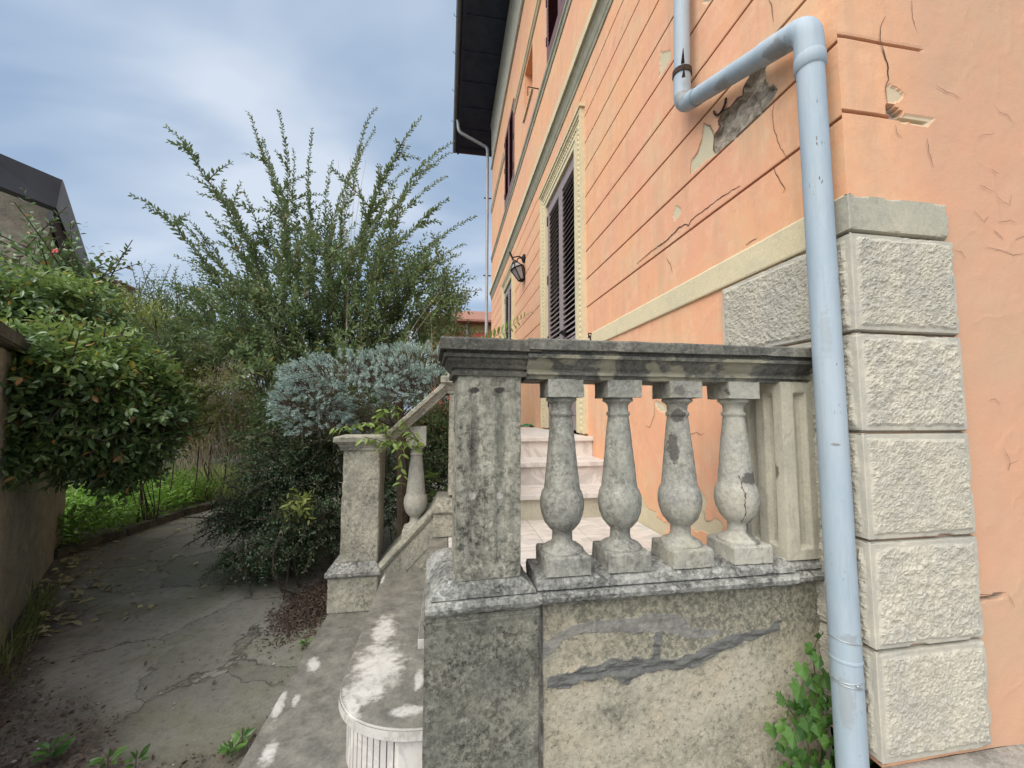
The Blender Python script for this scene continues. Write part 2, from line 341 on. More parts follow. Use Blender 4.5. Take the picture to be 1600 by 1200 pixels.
def marble(name, soot):
    m, nt, b = newmat(name); s = NB(nt)
    v = s.noise(5, 8, 0.7, sc=(1, 2.2, 1), dist=1.6)
    c = s.mix(s.step(v, 0.46, 0.56), (0.66, 0.63, 0.60), (0.50, 0.48, 0.46))
    c = s.mix(s.math('MULTIPLY', s.step(s.noise(3, 4), 0.5, 0.7), 0.4), c, (0.57, 0.545, 0.505))
    if soot:
        c = s.mix(0.55, c, (0.42, 0.41, 0.38))
        up = s.n('ShaderNodeSeparateXYZ'); g = s.n('ShaderNodeNewGeometry'); s.link(g.outputs['Normal'], up.inputs[0])
        st = s.step(s.math('ADD', s.math('MULTIPLY', s.noise(5.2, 4, 0.5, loc=(0.2, 0.35, 0)), 0.85), s.math('MULTIPLY', s.noise(60, 4, 0.7), 0.15)), 0.61, 0.64, invert=True)
        st = None
        for (px, py, z, rx, ry, ang) in ((490, 1038, -0.06, 0.022, 0.055, 0.35), (418, 1178, -0.06, 0.022, 0.045, 0.1), (436, 1100, -0.06, 0.016, 0.085, 0.15), (462, 1095, -0.06, 0.012, 0.03, 0.2), (592, 1040, 0.13, 0.075, 0.13, 0.1), (575, 1075, 0.13, 0.06, 0.06, 0), (600, 985, 0.13, 0.04, 0.10, 0.1), (640, 1110, 0.13, 0.05, 0.02, 0), (548, 1100, 0.13, 0.02, 0.07, 0.4), (655, 1062, 0.13, 0.014, 0.04, 0), (598, 905, 0.13, 0.008, 0.05, 0), (685, 905, 0.305, 0.03, 0.10, 0), (683, 865, 0.305, 0.02, 0.015, 0)):
            p = at(px, py, 'Z', z)
            mp = s.n('ShaderNodeMapping'); mp.vector_type = 'TEXTURE'; mp.inputs['Location'].default_value = tuple(p); mp.inputs['Rotation'].default_value = (0, 0, ang); mp.inputs['Scale'].default_value = (rx, ry, 0.06)
            s.link(s.g, mp.inputs[0]); le = s.n('ShaderNodeVectorMath', operation='LENGTH'); s.link(mp.outputs[0], le.inputs[0])
            st = le.outputs['Value'] if st is None else s.math('MINIMUM', st, le.outputs['Value'])
        st = s.step(s.math('ADD', st, s.math('MULTIPLY', s.math('SUBTRACT', s.noise(22, 8, 0.75, sc=(1, 1.2, 1)), 0.5), 3.0)), 0.60, 1.25)
        st = s.math('MULTIPLY', st, s.step(up.outputs[2], 0.5, 0.85))
        st = s.math('MAXIMUM', st, s.math('MULTIPLY', s.step(s.noise(40, 4, 0.7, sc=(1, 1, 0.4)), 0.5, 0.62), 0.35))
        dirt = s.mix(s.step(s.noise(14, 10, 0.82), 0.40, 0.62), (0.085, 0.082, 0.07), (0.22, 0.205, 0.175))
        c = s.mix(s.math('MULTIPLY', st, 0.95), c, dirt)
    s.link(c, b.inputs['Base Color']); b.inputs['Roughness'].default_value = 0.65 if soot else 0.45
    s.bump(s.noise(90, 5, 0.7), 0.25, 0.002, b)
    return m
M['marble_dirty'] = marble('sooty_marble', True)
M['marble'] = marble('pinkish_marble', False)
def paint_pipe():
    m, nt, b = newmat('painted_pipe'); s = NB(nt)
    c = s.mix(s.step(s.noise(9, 7, 0.7, sc=(1, 1, 0.2)), 0.38, 0.62), (0.285, 0.36, 0.425), (0.36, 0.425, 0.485))
    c = s.mix(s.math('MULTIPLY', s.step(s.noise(12, 7, 0.75, sc=(1, 1, 0.5), loc=(3, 0, 1)), 0.56, 0.72), 0.5), c, (0.33, 0.37, 0.38))
    c = s.mix(s.math('MULTIPLY', s.step(s.noise(1, 6, 0.75, sc=(60, 60, 1.6)), 0.54, 0.66), 0.4), c, (0.27, 0.30, 0.31))
    c = s.mix(s.step(s.noise(55, 3, 0.7, sc=(1, 1, 0.3)), 0.67, 0.71), c, (0.12, 0.10, 0.09))
    dirt_ = (0.17, 0.165, 0.15)
    c = spots([(at(1064, 150, 'X', 1.13), (0.05, 0.05, 0.045), dirt_, 0.7), (at(1120, 140, 'X', 1.13), (0.05, 0.06, 0.03), dirt_, 0.5), (at(1205, 90, 'X', 1.13), (0.05, 0.06, 0.05), dirt_, 0.6), (at(1300, 695, 'X', 1.125), (0.03, 0.012, 0.006), dirt_, 0.8),
        (at(1335, 1010, 'X', 1.125), (0.05, 0.05, 0.02), dirt_, 0.35), (at(1320, 1100, 'X', 1.125), (0.03, 0.02, 0.08), (0.26, 0.27, 0.27), 0.5), (at(1290, 520, 'X', 1.125), (0.02, 0.02, 0.10), (0.27, 0.30, 0.32), 0.5)])(s, c)
    s.link(c, b.inputs['Base Color']); b.inputs['Roughness'].default_value = 0.62
    s.bump(s.noise(14, 4, sc=(1, 1, 0.4)), 0.25, 0.004, b)
    return m
M['pipe'] = paint_pipe()
M['rust'] = plain('rusty_iron', (0.055, 0.035, 0.025), 0.85, 0.3, 0.4, 60, 0.6)
M['wire'] = plain('grey_wire', (0.45, 0.47, 0.48), 0.4, 0.7)
M['shutter'] = plain('grey_brown_shutter', (0.25, 0.20, 0.20), 0.5, 0, 0.15, 20, 0.1)
M['shutter_red'] = plain('reddish_shutter', (0.16, 0.075, 0.08), 0.55, 0, 0.2, 20, 0.1)
M['void'] = plain('dark_room', (0.01, 0.01, 0.01), 0.9)
M['soffit'] = plain('dark_eave_boards', (0.026, 0.04, 0.075), 0.8, 0, 0.3, 4, 0.2)
M['gutter'] = plain('zinc_gutter', (0.16, 0.17, 0.17), 0.5, 0.4)
M['farpipe'] = plain('grey_zinc_pipe', (0.33, 0.34, 0.36), 0.5, 0.2)
M['tile'] = plain('terracotta_tile', (0.28, 0.13, 0.09), 0.9, 0, 0.35, 14, 0.4)
M['black_iron'] = plain('black_iron', (0.02, 0.018, 0.016), 0.5, 0.5)
M['frost'] = plain('milky_glass', (0.30, 0.29, 0.30), 0.15)
M['bark'] = plain('bark', (0.09, 0.065, 0.045), 0.95, 0, 0.3, 40, 0.8)
M['twig'] = plain('grey_twig', (0.075, 0.055, 0.04), 0.9, 0, 0.3, 30)
M['twig_dry'] = plain('dry_stalk', (0.25, 0.20, 0.145), 0.9, 0, 0.3, 30)
M['l_big'] = leafmat('small_shrub_leaf', (0.065, 0.105, 0.045), (0.17, 0.235, 0.095), (0.24, 0.22, 0.06), 0.5, 0.3)
M['l_camellia'] = leafmat('glossy_leaf', (0.055, 0.11, 0.04), (0.16, 0.25, 0.085), (0.40, 0.22, 0.08), 0.32, 0.15, 0.6)
M['l_new'] = leafmat('young_leaf', (0.10, 0.175, 0.04), (0.22, 0.31, 0.08), (0.42, 0.30, 0.06), 0.4, 0.3)
M['l_hedge'] = leafmat('olive_leaf', (0.14, 0.185, 0.04), (0.32, 0.36, 0.10), None, 0.5, 0.25)
M['l_dark'] = leafmat('dark_small_leaf', (0.035, 0.068, 0.032), (0.125, 0.185, 0.095), (0.12, 0.07, 0.03), 0.35, 0.12)
M['l_ground'] = leafmat('bright_ground_leaf', (0.08, 0.19, 0.025), (0.22, 0.38, 0.06), None, 0.5, 0.3)
M['l_spruce'] = leafmat('blue_needle', (0.20, 0.31, 0.28), (0.60, 0.74, 0.68), None, 0.6, 0.1)
M['l_ivy'] = leafmat('ivy_leaf', (0.03, 0.085, 0.022), (0.13, 0.25, 0.05), None, 0.35, 0.2)
M['l_vine'] = leafmat('vine_leaf', (0.10, 0.17, 0.03), (0.26, 0.36, 0.08), None, 0.45, 0.3)
M['litter'] = leafmat('fallen_leaf', (0.16, 0.12, 0.06), (0.62, 0.58, 0.32), None, 0.7, 0.1)
M['mulch'] = leafmat('red_brown_litter', (0.06, 0.04, 0.03), (0.17, 0.115, 0.085), None, 0.8, 0.05)
M['grass'] = leafmat('grass_blade', (0.09, 0.14, 0.03), (0.27, 0.32, 0.10), (0.45, 0.42, 0.2), 0.6, 0.3)
# ================================================================== THE VILLA
XA, YB = 1.233, 1.009          # side wall plane x = XA, front wall plane y = YB
def poly_px(pts, ox, oy, k=4.0): return [(ox + x / k, oy + y / k) for x, y in pts]
def on_side(pts): return [tuple(at(x, y, 'X', XA)[[1, 2]]) for x, y in pts]
def on_front(pts): return [tuple(at(x, y, 'Y', YB)[[0, 2]]) for x, y in pts]
def inside(U, V, poly):
    r = np.zeros(U.shape, bool); n = len(poly)
    for i in range(n):
        x1, y1 = poly[i]; x2, y2 = poly[(i + 1) % n]
        c = ((y1 > V) != (y2 > V)) & (U < (x2 - x1) * (V - y1) / ((y2 - y1) + 1e-12) + x1)
        r ^= c
    return r
def sheet(us, vs, func, mapping, holes=(), flip=False):
    U, V = np.meshgrid(us, vs); sh = U.shape
    u, v = U.ravel(), V.ravel()
    d, at_ = func(u, v)
    P = mapping(u, v, d)
    i = np.arange(u.size).reshape(sh)
    F = np.stack([i[:-1, :-1], i[:-1, 1:], i[1:, 1:], i[1:, :-1]], -1).reshape(-1, 4)
    cu = (U[:-1, :-1] + U[1:, 1:]).ravel() / 2; cv = (V[:-1, :-1] + V[1:, 1:]).ravel() / 2
    keep = np.ones(len(F), bool)
    for a, b, c, e in holes: keep &= ~((cu > a) & (cu < b) & (cv > c) & (cv < e))
    F = F[keep]
    if flip: F = F[:, ::-1]
    return P, F, at_
def joined(name, parts, m, parent, smooth=False):
    V = []; Fs = []; A = {}; o = 0
    for P, F, a in parts:
        V.append(P); Fs.append(F + o); o += len(P)
        for k in a: A.setdefault(k, []).append(a[k])
    return np_mesh(name, np.vstack(V), np.vstack(Fs), m, parent, smooth, {k: np.concatenate(v) for k, v in A.items()})
def lines(a, b, step, extra=()):
    n = max(1, int(round((b - a) / step))); s = set(np.round(np.linspace(a, b, n + 1), 5))
    s |= {round(e, 5) for e in extra if a <= e <= b}
    s = np.array(sorted(s)); k = np.concatenate([[True], np.diff(s) > 6e-4]); s = s[k]; s[-1] = b
    return s
GZ = [1.9456 + 0.2568 * k for k in range(9)]
gl = [z + o for z in GZ for o in (-0.0065, -0.004, 0.003, 0.0065)]
def groove(v, zs):
    g = np.zeros_like(v)
    for z in zs: g = np.maximum(g, np.clip((0.0068 - np.abs(v - z)) / 0.0028, 0, 1))
    return g
side_rubble = [on_side(poly_px([(1180,378),(1188,420),(1172,470),(1185,540),(1215,565),(1250,568),(1240,600),(1160,690),(1080,770),(980,870),(880,955),(862,940),(866,850),(905,790),(890,760),(925,690),(960,680),(1010,620),(1045,600),(1050,550),(1090,470),(1140,420)], 900, 0)),
    on_side(poly_px([(985,672),(1430,470),(1440,520),(1250,600),(1080,688),(985,722)], 900, 280))]
side_flake = [on_side(poly_px(p, *o)) for p, o in (
    ([(800,770),(840,790),(868,850),(862,940),(878,958),(800,1020),(715,1092),(720,1010),(760,950),(785,880)], (900, 0)),
    ([(530,320),(595,325),(588,380),(548,440),(530,470),(520,482),(525,380)], (900, 0)),
    ([(795,0),(845,0),(815,32)], (900, 0)),
    ([(622,165),(655,180),(650,215),(620,262),(603,232)], (900, 280)),
    ([(800,680),(850,780),(900,800),(905,835),(960,868),(985,880),(930,960),(850,920),(745,850)], (800, 600)),
    ([(1180,670),(1215,720),(1205,850),(1290,850),(1320,880),(1280,960),(1120,900),(1110,830)], (800, 600)),
    ([(893,105),(930,110),(970,165),(960,190),(905,160)], (800, 600)))]
front_rubble = [on_front(poly_px([(738,650),(790,668),(862,718),(800,742),(742,712)], 1200, 0)), on_front(poly_px([(1298,128),(1400,122),(1472,100),(1462,136),(1350,155)], 1200, 900))]
front_flake = [on_front(poly_px([(745,528),(795,552),(850,600),(800,640),(742,640)], 1200, 0)), on_front(poly_px([(800,742),(862,720),(1040,745),(1010,785),(850,775)], 1200, 0)),
    on_front(poly_px([(1500,1150),(1600,1120),(1600,1200),(1440,1200)], 1200, 900))]
def jag(u, v, amp=0.012, s=0):
    p = np.stack([u, v, np.zeros_like(u)], 1)
    return u + amp * fbm(p, 30, 3, s), v + amp * fbm(p, 30, 3, s + 3), p
def side_func(dense):
    def f(u, v):
        g = groove(v, GZ); d = 0.009 * g
        uj, vj, p = jag(u, v)
        fl = np.zeros_like(u); rb = np.zeros_like(u)
        if dense:
            edge = np.clip((u - YB) / 0.03, 0, 1)
            d = d + 0.0018 * fbm(p, 3, 4, 1) * edge
            for q in side_flake: fl = np.maximum(fl, inside(uj, vj, q))
            for q in side_rubble: rb = np.maximum(rb, inside(uj, vj, q))
            rc = rb.copy()
            for du, dv in ((.008, 0), (-.008, 0), (0, .008), (0, -.008)):
                for q in side_rubble: rc = np.maximum(rc, inside(uj + du, vj + dv, q))
            fl = fl * (1 - rb); g = g * (1 - rb) * (1 - fl)
            rel = fbm(p * np.array([1, 1, 1]), 24, 4, 5)
            d = np.where(fl > 0, np.maximum(d, 0) + 0.003, d)
            d = np.where(rb > 0, 0.022 + 0.016 * rel + 0.006 * fbm(p, 70, 3, 6), d)
        return d, {'groove': g, 'flake': fl, 'rubble': rc if dense else rb, 'pink': np.zeros_like(u)}
    return f
def side_map(u, v, d): return np.stack([XA + d, u, v], 1)
house = thing('villa', 'tall orange plastered villa with grooved walls, stone corner blocks and dark wide eaves', 'house', (XA, YB, 0))
HOLES = [(3.58, 4.70, 0.80, 3.60), (7.33, 8.35, 0.80, 3.60), (3.45, 4.62, 5.42, 7.02), (7.17, 8.33, 5.42, 7.12), (5.56, 6.16, 5.93, 6.68)]
ub = [h[i] for h in HOLES for i in (0, 1)]; vb = [h[i] for h in HOLES for i in (2, 3)]
parts = [sheet(lines(YB, 3.36, 0.0075), lines(0, 4.2, 0.0075, gl), side_func(True), side_map, flip=True),
         sheet(lines(3.36, 10.98, 0.15, ub), lines(0, 4.2, 0.15, gl + vb), side_func(False), side_map, HOLES, flip=True),
         sheet(lines(YB, 10.98, 0.2, ub), lines(4.2, 9.5, 0.2, vb), side_func(False), side_map, HOLES, flip=True)]
joined('side_wall', parts, M['orange'], house)
def front_func(u, v):
    fade = np.clip((1.572 - u) / 0.012, 0, 1)
    g = groove(v, [1.9656, 2.2224, 2.4792, 2.736, 2.993]) * fade
    uj, vj, p = jag(u, v)
    edge = np.clip((u - XA) / 0.03, 0, 1)
    dense = (u < 2.6)
    d = 0.011 * g - 0.006 * np.clip((1.60 - u) / 0.04, 0, 1) * 0
    d = d + edge * 0.004 * fbm(p, 2.2, 4, 2) + edge * 0.0015 * fbm(p, 9, 3, 4)
    w = np.abs(fbm(p, 3.5, 3, 31)); d = d - edge * 0.0007 * np.clip(0.06 - w, 0, 1) / 0.06 * np.clip((u - 1.62) / 0.1, 0, 1)   # lifted paint ridges
    fl = np.zeros_like(u); rb = np.zeros_like(u)
    for q in front_flake: fl = np.maximum(fl, inside(uj, vj, q))
    for q in front_rubble: rb = np.maximum(rb, inside(uj, vj, q))
    fl = fl * (1 - rb); g = g * (1 - rb)
    d = np.where(rb > 0, 0.02 + 0.008 * fbm(p, 40, 3, 8), np.where(fl > 0, d + 0.003, d))
    return d, {'groove': g, 'flake': fl * 0.75, 'rubble': rb, 'pink': np.clip((u - 1.30) / 0.30, 0.35, 1)}
def front_map(u, v, d): return np.stack([u, YB + d, v], 1)
gf = [z + 0.02 + o for z in GZ for o in (-0.0065, -0.004, 0.003, 0.0065)]
parts = [sheet(lines(XA, 2.6, 0.008), lines(0, 3.1, 0.008, gf), front_func, front_map),
         sheet(lines(2.6, 9, 0.3), lines(0, 9.5, 0.3), front_func, front_map),
         sheet(lines(XA, 2.6, 0.1), lines(3.1, 9.5, 0.2), front_func, front_map)]
joined('front_wall', parts, M['orange'], house)
bm = bmesh.new(); box(bm, XA + 0.045, XA + 0.12, YB + 0.045, YB + 0.12, 0, 9.45); box(bm, XA + 0.22, 8.9, YB + 0.13, 10.8, 0, 9.45)
bm_obj('inner_core', bm, M['void'], house)  # larger box is unseen, added inside to stop light leaks
bm = bmesh.new(); box(bm, XA + 0.002, 9, 10.9, 10.98, 0, 9.5); box(bm, 8.95, 9.0, YB + 0.02, 10.88, 0, 9.5); bm_obj('rear_wall', bm, M['orange'], house)
# ragged dark seams: hairline cracks, and painted shade along rubble and flake edges
def ribbon(bm, pts, w, axis, seed):
    P = []
    for a, b in zip(pts, pts[1:]):
        n = max(2, int(math.dist(a, b) / 0.012))
        for i in range(n): P.append((a[0] + (b[0] - a[0]) * i / n, a[1] + (b[1] - a[1]) * i / n))
    P.append(pts[-1]); P = np.array(P)
    q = np.concatenate([P, np.zeros((len(P), 1))], 1)
    J = np.stack([fbm(q, 50, 2, seed), fbm(q, 50, 2, seed + 4)], 1) * 0.004; P = P + J
    T = np.gradient(P, axis=0); T /= np.linalg.norm(T, axis=1)[:, None] + 1e-9; Nn = np.stack([-T[:, 1], T[:, 0]], 1)
    t = np.linspace(0, 1, len(P)); W = w * (0.25 + 0.9 * np.sin(math.pi * np.clip(t, 0.03, 0.97)) ** 0.6) * (0.7 + 0.6 * np.abs(vnoise(q, 80, seed)))
    prev = None
    for p, n_, ww in zip(P, Nn, W):
        pr = []
        for s_ in (-0.5, 0.5):
            c = p + n_ * ww * s_
            pr.append(bm.verts.new((XA - 0.0022, c[0], c[1]) if axis == 'X' else (c[0], YB - 0.0045, c[1])))
        if prev: bm.faces.new((prev[0], prev[1], pr[1], pr[0]))
        prev = pr
for k, (p, o, w) in enumerate((
    ([(1205,0),(1225,40),(1235,140)], (900, 0), 0.003), ([(1247,620),(1230,720),(1240,820),(1285,930),(1330,1000)], (900, 0), 0.0022),
    ([(1235,1040),(1275,1130),(1312,1180),(1295,1210)], (900, 0), 0.003), ([(320,70),(290,160),(270,215)], (900, 0), 0.003), ([(250,225),(232,300)], (900, 0), 0.003),
    ([(380,530),(470,450),(560,388),(600,350),(640,308),(688,280),(704,288),(722,255),(780,210),(860,150),(900,120),(960,80),(1030,38)], (900, 280), 0.006),
    ([(565,490),(595,540),(605,585)], (900, 280), 0.003), ([(1060,410),(1135,368)], (900, 280), 0.003),
    ([(893,110),(890,200),(862,272),(835,264)], (800, 600), 0.003), ([(1110,322),(1150,300),(1180,318),(1205,308)], (800, 600), 0.0022),
    ([(1200,790),(1210,860),(1240,855)], (800, 600), 0.0022), ([(878,952),(862,938),(866,850),(905,790),(892,758),(925,690),(960,680),(1010,620),(1045,600),(1050,550),(1090,470),(1140,420),(1182,375)], (900, 0), 0.009),  # widest ribbon paints the shadow edge along the rubble's upper left
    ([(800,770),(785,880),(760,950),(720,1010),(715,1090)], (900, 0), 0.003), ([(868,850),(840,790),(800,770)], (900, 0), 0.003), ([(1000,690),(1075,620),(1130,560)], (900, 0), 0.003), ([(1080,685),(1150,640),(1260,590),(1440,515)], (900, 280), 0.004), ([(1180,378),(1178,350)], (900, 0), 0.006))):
    bm = bmesh.new(); ribbon(bm, on_side(poly_px(p, *o)), w, 'X', k); bm_obj('crack_and_edge_shade', bm, M['crack'], house)
for k, (p, o, w) in enumerate((
    ([(722,110),(697,180),(697,262),(705,300),(738,400),(745,500),(728,560),(735,655)], (1200, 0), 0.0032), ([(700,300),(738,400),(745,500)], (1200, 0), 0.0035),
    ([(745,528),(795,552),(850,600)], (1200, 0), 0.0015), ([(890,0),(893,120),(925,210)], (1200, 0), 0.0016), ([(1040,538),(1100,580),(1150,595),(1195,622)], (1200, 0), 0.002),
    ([(790,790),(800,840),(835,875)], (1200, 0), 0.002), ([(985,865),(1000,960),(1025,1055)], (1200, 0), 0.0022), ([(1380,1055),(1425,1090)], (1200, 0), 0.0016), ([(1310,1160),(1400,1200)], (1200, 0), 0.0018),
    ([(1400,0),(1440,50),(1500,90),(1512,20)], (1200, 300), 0.0014), ([(1275,120),(1345,190),(1372,150)], (1200, 300), 0.0014), ([(1430,195),(1500,180),(1545,195)], (1200, 300), 0.0018),
    ([(1400,240),(1460,300)], (1200, 300), 0.0018), ([(1535,300),(1600,275)], (1200, 300), 0.0016), ([(1350,345),(1420,360),(1520,395),(1600,390)], (1200, 300), 0.0013), ([(1150,365),(1200,380),(1230,420)], (1200, 300), 0.0014),
    ([(1370,102),(1410,95),(1440,130)], (1200, 600), 0.0012), ([(1460,400),(1500,470),(1490,535),(1500,495),(1555,475)], (1200, 600), 0.0014),
    ([(1290,142),(1310,112),(1400,120),(1475,97)], (1200, 900), 0.002), ([(1490,110),(1530,190)], (1200, 900), 0.0013),
    ([(1305,860),(1330,845),(1405,838)], (1200, 0), 0.0013), ([(1400,655),(1440,712),(1490,725),(1530,775)], (1200, 0), 0.0012))):
    bm = bmesh.new(); ribbon(bm, on_front(poly_px(p, *o)), w, 'Y', 40 + k); bm_obj('crack_and_edge_shade', bm, M['crack'], house)
# plinth band, string courses and eave mouldings
bm = bmesh.new()
extrude_prof(bm, [(XA + 0.01, 1.563), (XA - 0.012, 1.566), (XA - 0.014, 1.572), (XA - 0.014, 1.676), (XA - 0.010, 1.684), (XA + 0.01, 1.688)][::-1], 1.012, 3.338, 'Y')
worn(bm, 0.02, 0.0012, 3, 0.002); bm_obj('plinth_band', bm, M['cream'], house)
def course(name, prof, m, y0=YB - 0.02, y1=11.0):
    bm = bmesh.new(); extrude_prof(bm, [(XA + 0.01, prof[0][1])] + [(XA - a, z) for a, z in prof] + [(XA + 0.01, prof[-1][1])], y0, y1, 'Y')
    bmesh.ops.recalc_face_normals(bm, faces=bm.faces); return bm_obj(name, bm, m, house)
M['olive'] = plain('olive_grey_render', (0.27, 0.26, 0.19), 0.9, 0, 0.2, 8, 0.2)
course('string_course', [(0.008, 4.18), (0.012, 4.19), (0.012, 4.22), (0.018, 4.23), (0.028, 4.30), (0.042, 4.335), (0.046, 4.34), (0.046, 4.352)], M['olive'], YB - 0.1)
course('string_course_cap', [(0.065, 4.353), (0.065, 4.44), (0.01, 4.46)], M['cream'], YB - 0.1)
course('sill_course', [(0.008, 5.27), (0.014, 5.28), (0.014, 5.34), (0.03, 5.36), (0.03, 5.41)], M['olive'])
course('frieze_moulding', [(0.015, 6.74), (0.03, 6.76), (0.03, 6.79), (0.045, 6.80), (0.045, 6.83)], M['cream'], 4.66, 7.13)
course('frieze_moulding', [(0.015, 6.74), (0.03, 6.76), (0.03, 6.79), (0.045, 6.80), (0.045, 6.83)], M['cream'], 8.37, 11.0)
course('eave_cornice', [(0.02, 8.05), (0.045, 8.07), (0.045, 8.11), (0.02, 8.13), (0.02, 8.6), (0.03, 9.2), (0.06, 9.40), (0.06, 9.415)], M['halfpier'])
bm = bmesh.new(); box(bm, 0.2, 9.6, -0.2, 12.4, 9.43, 9.52); bm_obj('eave_soffit', bm, M['soffit'], house)
bm = bmesh.new(); y = 0.1
while y < 12.3: box(bm, 0.24, XA - 0.065, y, y + 0.07, 9.41, 9.428); y += 0.86
box(bm, 0.24, 0.30, -0.2, 12.4, 9.36, 9.374); bm_obj('rafter', bm, M['soffit'], house)
bm = bmesh.new(); tube(bm, [(0.165, -0.25, 9.475), (0.165, 12.45, 9.475)], 0.055, 10)
gut = bm_obj('gutter', bm, M['gutter'], house)
for x, y in ((712, 25), (711, 83), (710, 142), (709, 190)):
    p = at(x, y, 'Z', 9.5); bm = bmesh.new()
    tube(bm, [(0.13, p[1], 9.48), (0.07, p[1], 9.50), (0.05, p[1], 9.53), (0.065, p[1], 9.55)], 0.006, 5); bm_obj('gutter_hook', bm, M['black_iron'], gut)
bm = bmesh.new()
v = [bm.verts.new(p) for p in ((0.1, -0.4, 9.53), (9.8, -0.4, 9.53), (9.8, 12.6, 9.53), (0.1, 12.6, 9.53), (4.9, 4.5, 11.8), (4.9, 8.0, 11.8))]
for f in ((0, 1, 4), (1, 2, 5, 4), (2, 3, 5), (3, 0, 4, 5)): bm.faces.new([v[i] for i in f])
bm_obj('roof', bm, M['tile'], house)
# window and door sets on the side wall
def slats(bm, x, y0, y1, z0, z1, pitch, tilt=0.016, th=0.013):
    z = z0
    while z + pitch * 0.6 < z1:
        a = [(x - tilt, z), (x - tilt + 0.003, z - th * 0.4 + th), (x + tilt, z + pitch * 0.75), (x + tilt - 0.003, z + pitch * 0.75 - th)]
        vs = [[bm.verts.new((px, yy, pz)) for px, pz in a] for yy in (y0, y1)]
        for k in range(4): bm.faces.new((vs[0][k], vs[1][k], vs[1][(k + 1) % 4], vs[0][(k + 1) % 4]))
        z += pitch
def leaf(parent, x, y0, y1, z0, z1, m, panel=0.0, pitch=0.058):
    bm = bmesh.new(); s = 0.062
    box(bm, x - 0.02, x + 0.02, y0 + 0.002, y0 + s, z0, z1, 0.003); box(bm, x - 0.02, x + 0.02, y1 - s, y1 - 0.002, z0, z1, 0.003)
    box(bm, x - 0.019, x + 0.019, y0 + s, y1 - s, z1 - 0.12, z1 - 0.002, 0.002); box(bm, x - 0.019, x + 0.019, y0 + s, y1 - s, z0 + 0.002, z0 + 0.14 , 0.002)
    if panel: box(bm, x - 0.012, x + 0.012, y0 + s, y1 - s, z0 + 0.145, z0 + panel, 0.002); box(bm, x - 0.019, x + 0.019, y0 + s, y1 - s, z0 + panel + 0.001, z0 + panel + 0.08, 0.002)
    L = bm_obj('shutter_leaf', bm, m, parent)
    bm = bmesh.new(); slats(bm, x, y0 + s, y1 - s, z0 + (panel + 0.1 if panel else 0.15), z1 - 0.13, pitch)
    bm_obj('louvre_slats', bm, m, parent)
    return L
def opening(name, y0, y1, z0, z1, w, m, label=None, frame=True, panel=0.85, xs=0.02):
    bm = bmesh.new(); x = XA
    if frame:
        # stepped architrave: outer fillet, flat, inner roll, returning into the reveal
        for a, b in ((y0 - w, y0), (y1, y1 + w)):
            inner = b if a < y0 else a; outer = a if a < y0 else b; s = 1 if inner > outer else -1
            zt = z1 + w
            for o0, o1, pr in ((0, 0.035, 0.042), (0.035, 0.06, 0.03), (0.06, 0.15, 0.022), (0.15, 0.185, 0.034), (0.185, w, 0.026)):
                ya, yb_ = sorted((outer + s * o0, outer + s * o1)); box(bm, x - pr, x + 0.004, ya, yb_, z0, z1 + w - o0)
            ya, yb_ = sorted((inner - s * 0.012, inner + s * 0.0)); box(bm, x + 0.005, x + 0.2, ya, yb_, z0, z1)
        for o0, o1, pr in ((0, 0.035, 0.043), (0.035, 0.06, 0.031), (0.06, 0.15, 0.023), (0.15, 0.185, 0.035), (0.185, w, 0.027)):
            box(bm, x - pr, x + 0.004, y0 - w + o0 + 0.001, y1 + w - o0 - 0.001, z1 + w - o1, z1 + w - o0)
        box(bm, x - 0.055, x + 0.003, y0 - w - 0.02, y1 + w + 0.02, z1 + w + 0.001, z1 + w + 0.03)
        box(bm, x + 0.005, x + 0.2, y0, y1, z1 - 0.012, z1)
        fr = bm_obj(name, bm, M['cream'], house)
        bm = bmesh.new()                                    # egg-and-bead row
        path_ = [(y0 - w + 0.105, z0 + 0.01 + 0.0125 * k) for k in range(int((z1 + w - 0.105 - z0) / 0.0125))]
        path_ += [(y0 - w + 0.105 + 0.0125 * k, z1 + w - 0.105) for k in range(int((y1 - y0 + 2 * w - 0.21) / 0.0125))]
        path_ += [(y1 + w - 0.105, z1 + w - 0.105 - 0.0125 * k) for k in range(int((z1 + w - 0.105 - z0) / 0.0125))]
        tube(bm, [(x - 0.022, y, z) for y, z in path_], [(0.005, 0.0125, 0.0155, 0.0125)[k % 4] for k in range(len(path_))], 6)
        bm_obj('bead_moulding', bm, M['cream'], fr)
        for s_, yy in ((0, y0 - w), (1, y1)):                # plain plinth blocks at the foot
            pass
    else:
        box(bm, x + 0.002, x + 0.2, y0 - 0.012, y0, z0, z1); box(bm, x + 0.002, x + 0.2, y1, y1 + 0.012, z0, z1); box(bm, x + 0.003, x + 0.2, y0, y1, z1, z1 + 0.012)
        fr = bm_obj(name, bm, M['olive'], house)
    if label: fr['label'] = label
    bm = bmesh.new(); box(bm, x + 0.12, x + 0.125, y0, y1, z0, z1); bm_obj('pane', bm, M['void'], fr)
    mid = (y0 + y1) / 2
    leaf(fr, x + xs, y0 + 0.004, mid - 0.001, z0 + 0.01, z1 - 0.015, m, panel); leaf(fr, x + xs, mid + 0.001, y1 - 0.004, z0 + 0.01, z1 - 0.015, m, panel)
    n = 4 if frame else 3
    for i in range(n):
        zz = z0 + 0.25 + (z1 - z0 - 0.5) * i / (n - 1)
        for yy in (y0, y1 - 0.03):
            bm = bmesh.new(); box(bm, x + xs - 0.03, x + xs - 0.018, yy, yy + 0.03, zz, zz + 0.11, 0.002); bm_obj('hinge', bm, M['black_iron'], fr)
    return fr
d1 = opening('door_frame', 3.58, 4.70, 0.82, 3.60, 0.24, M['shutter'], 'tall louvred door behind the balustrade in a beaded cream frame')
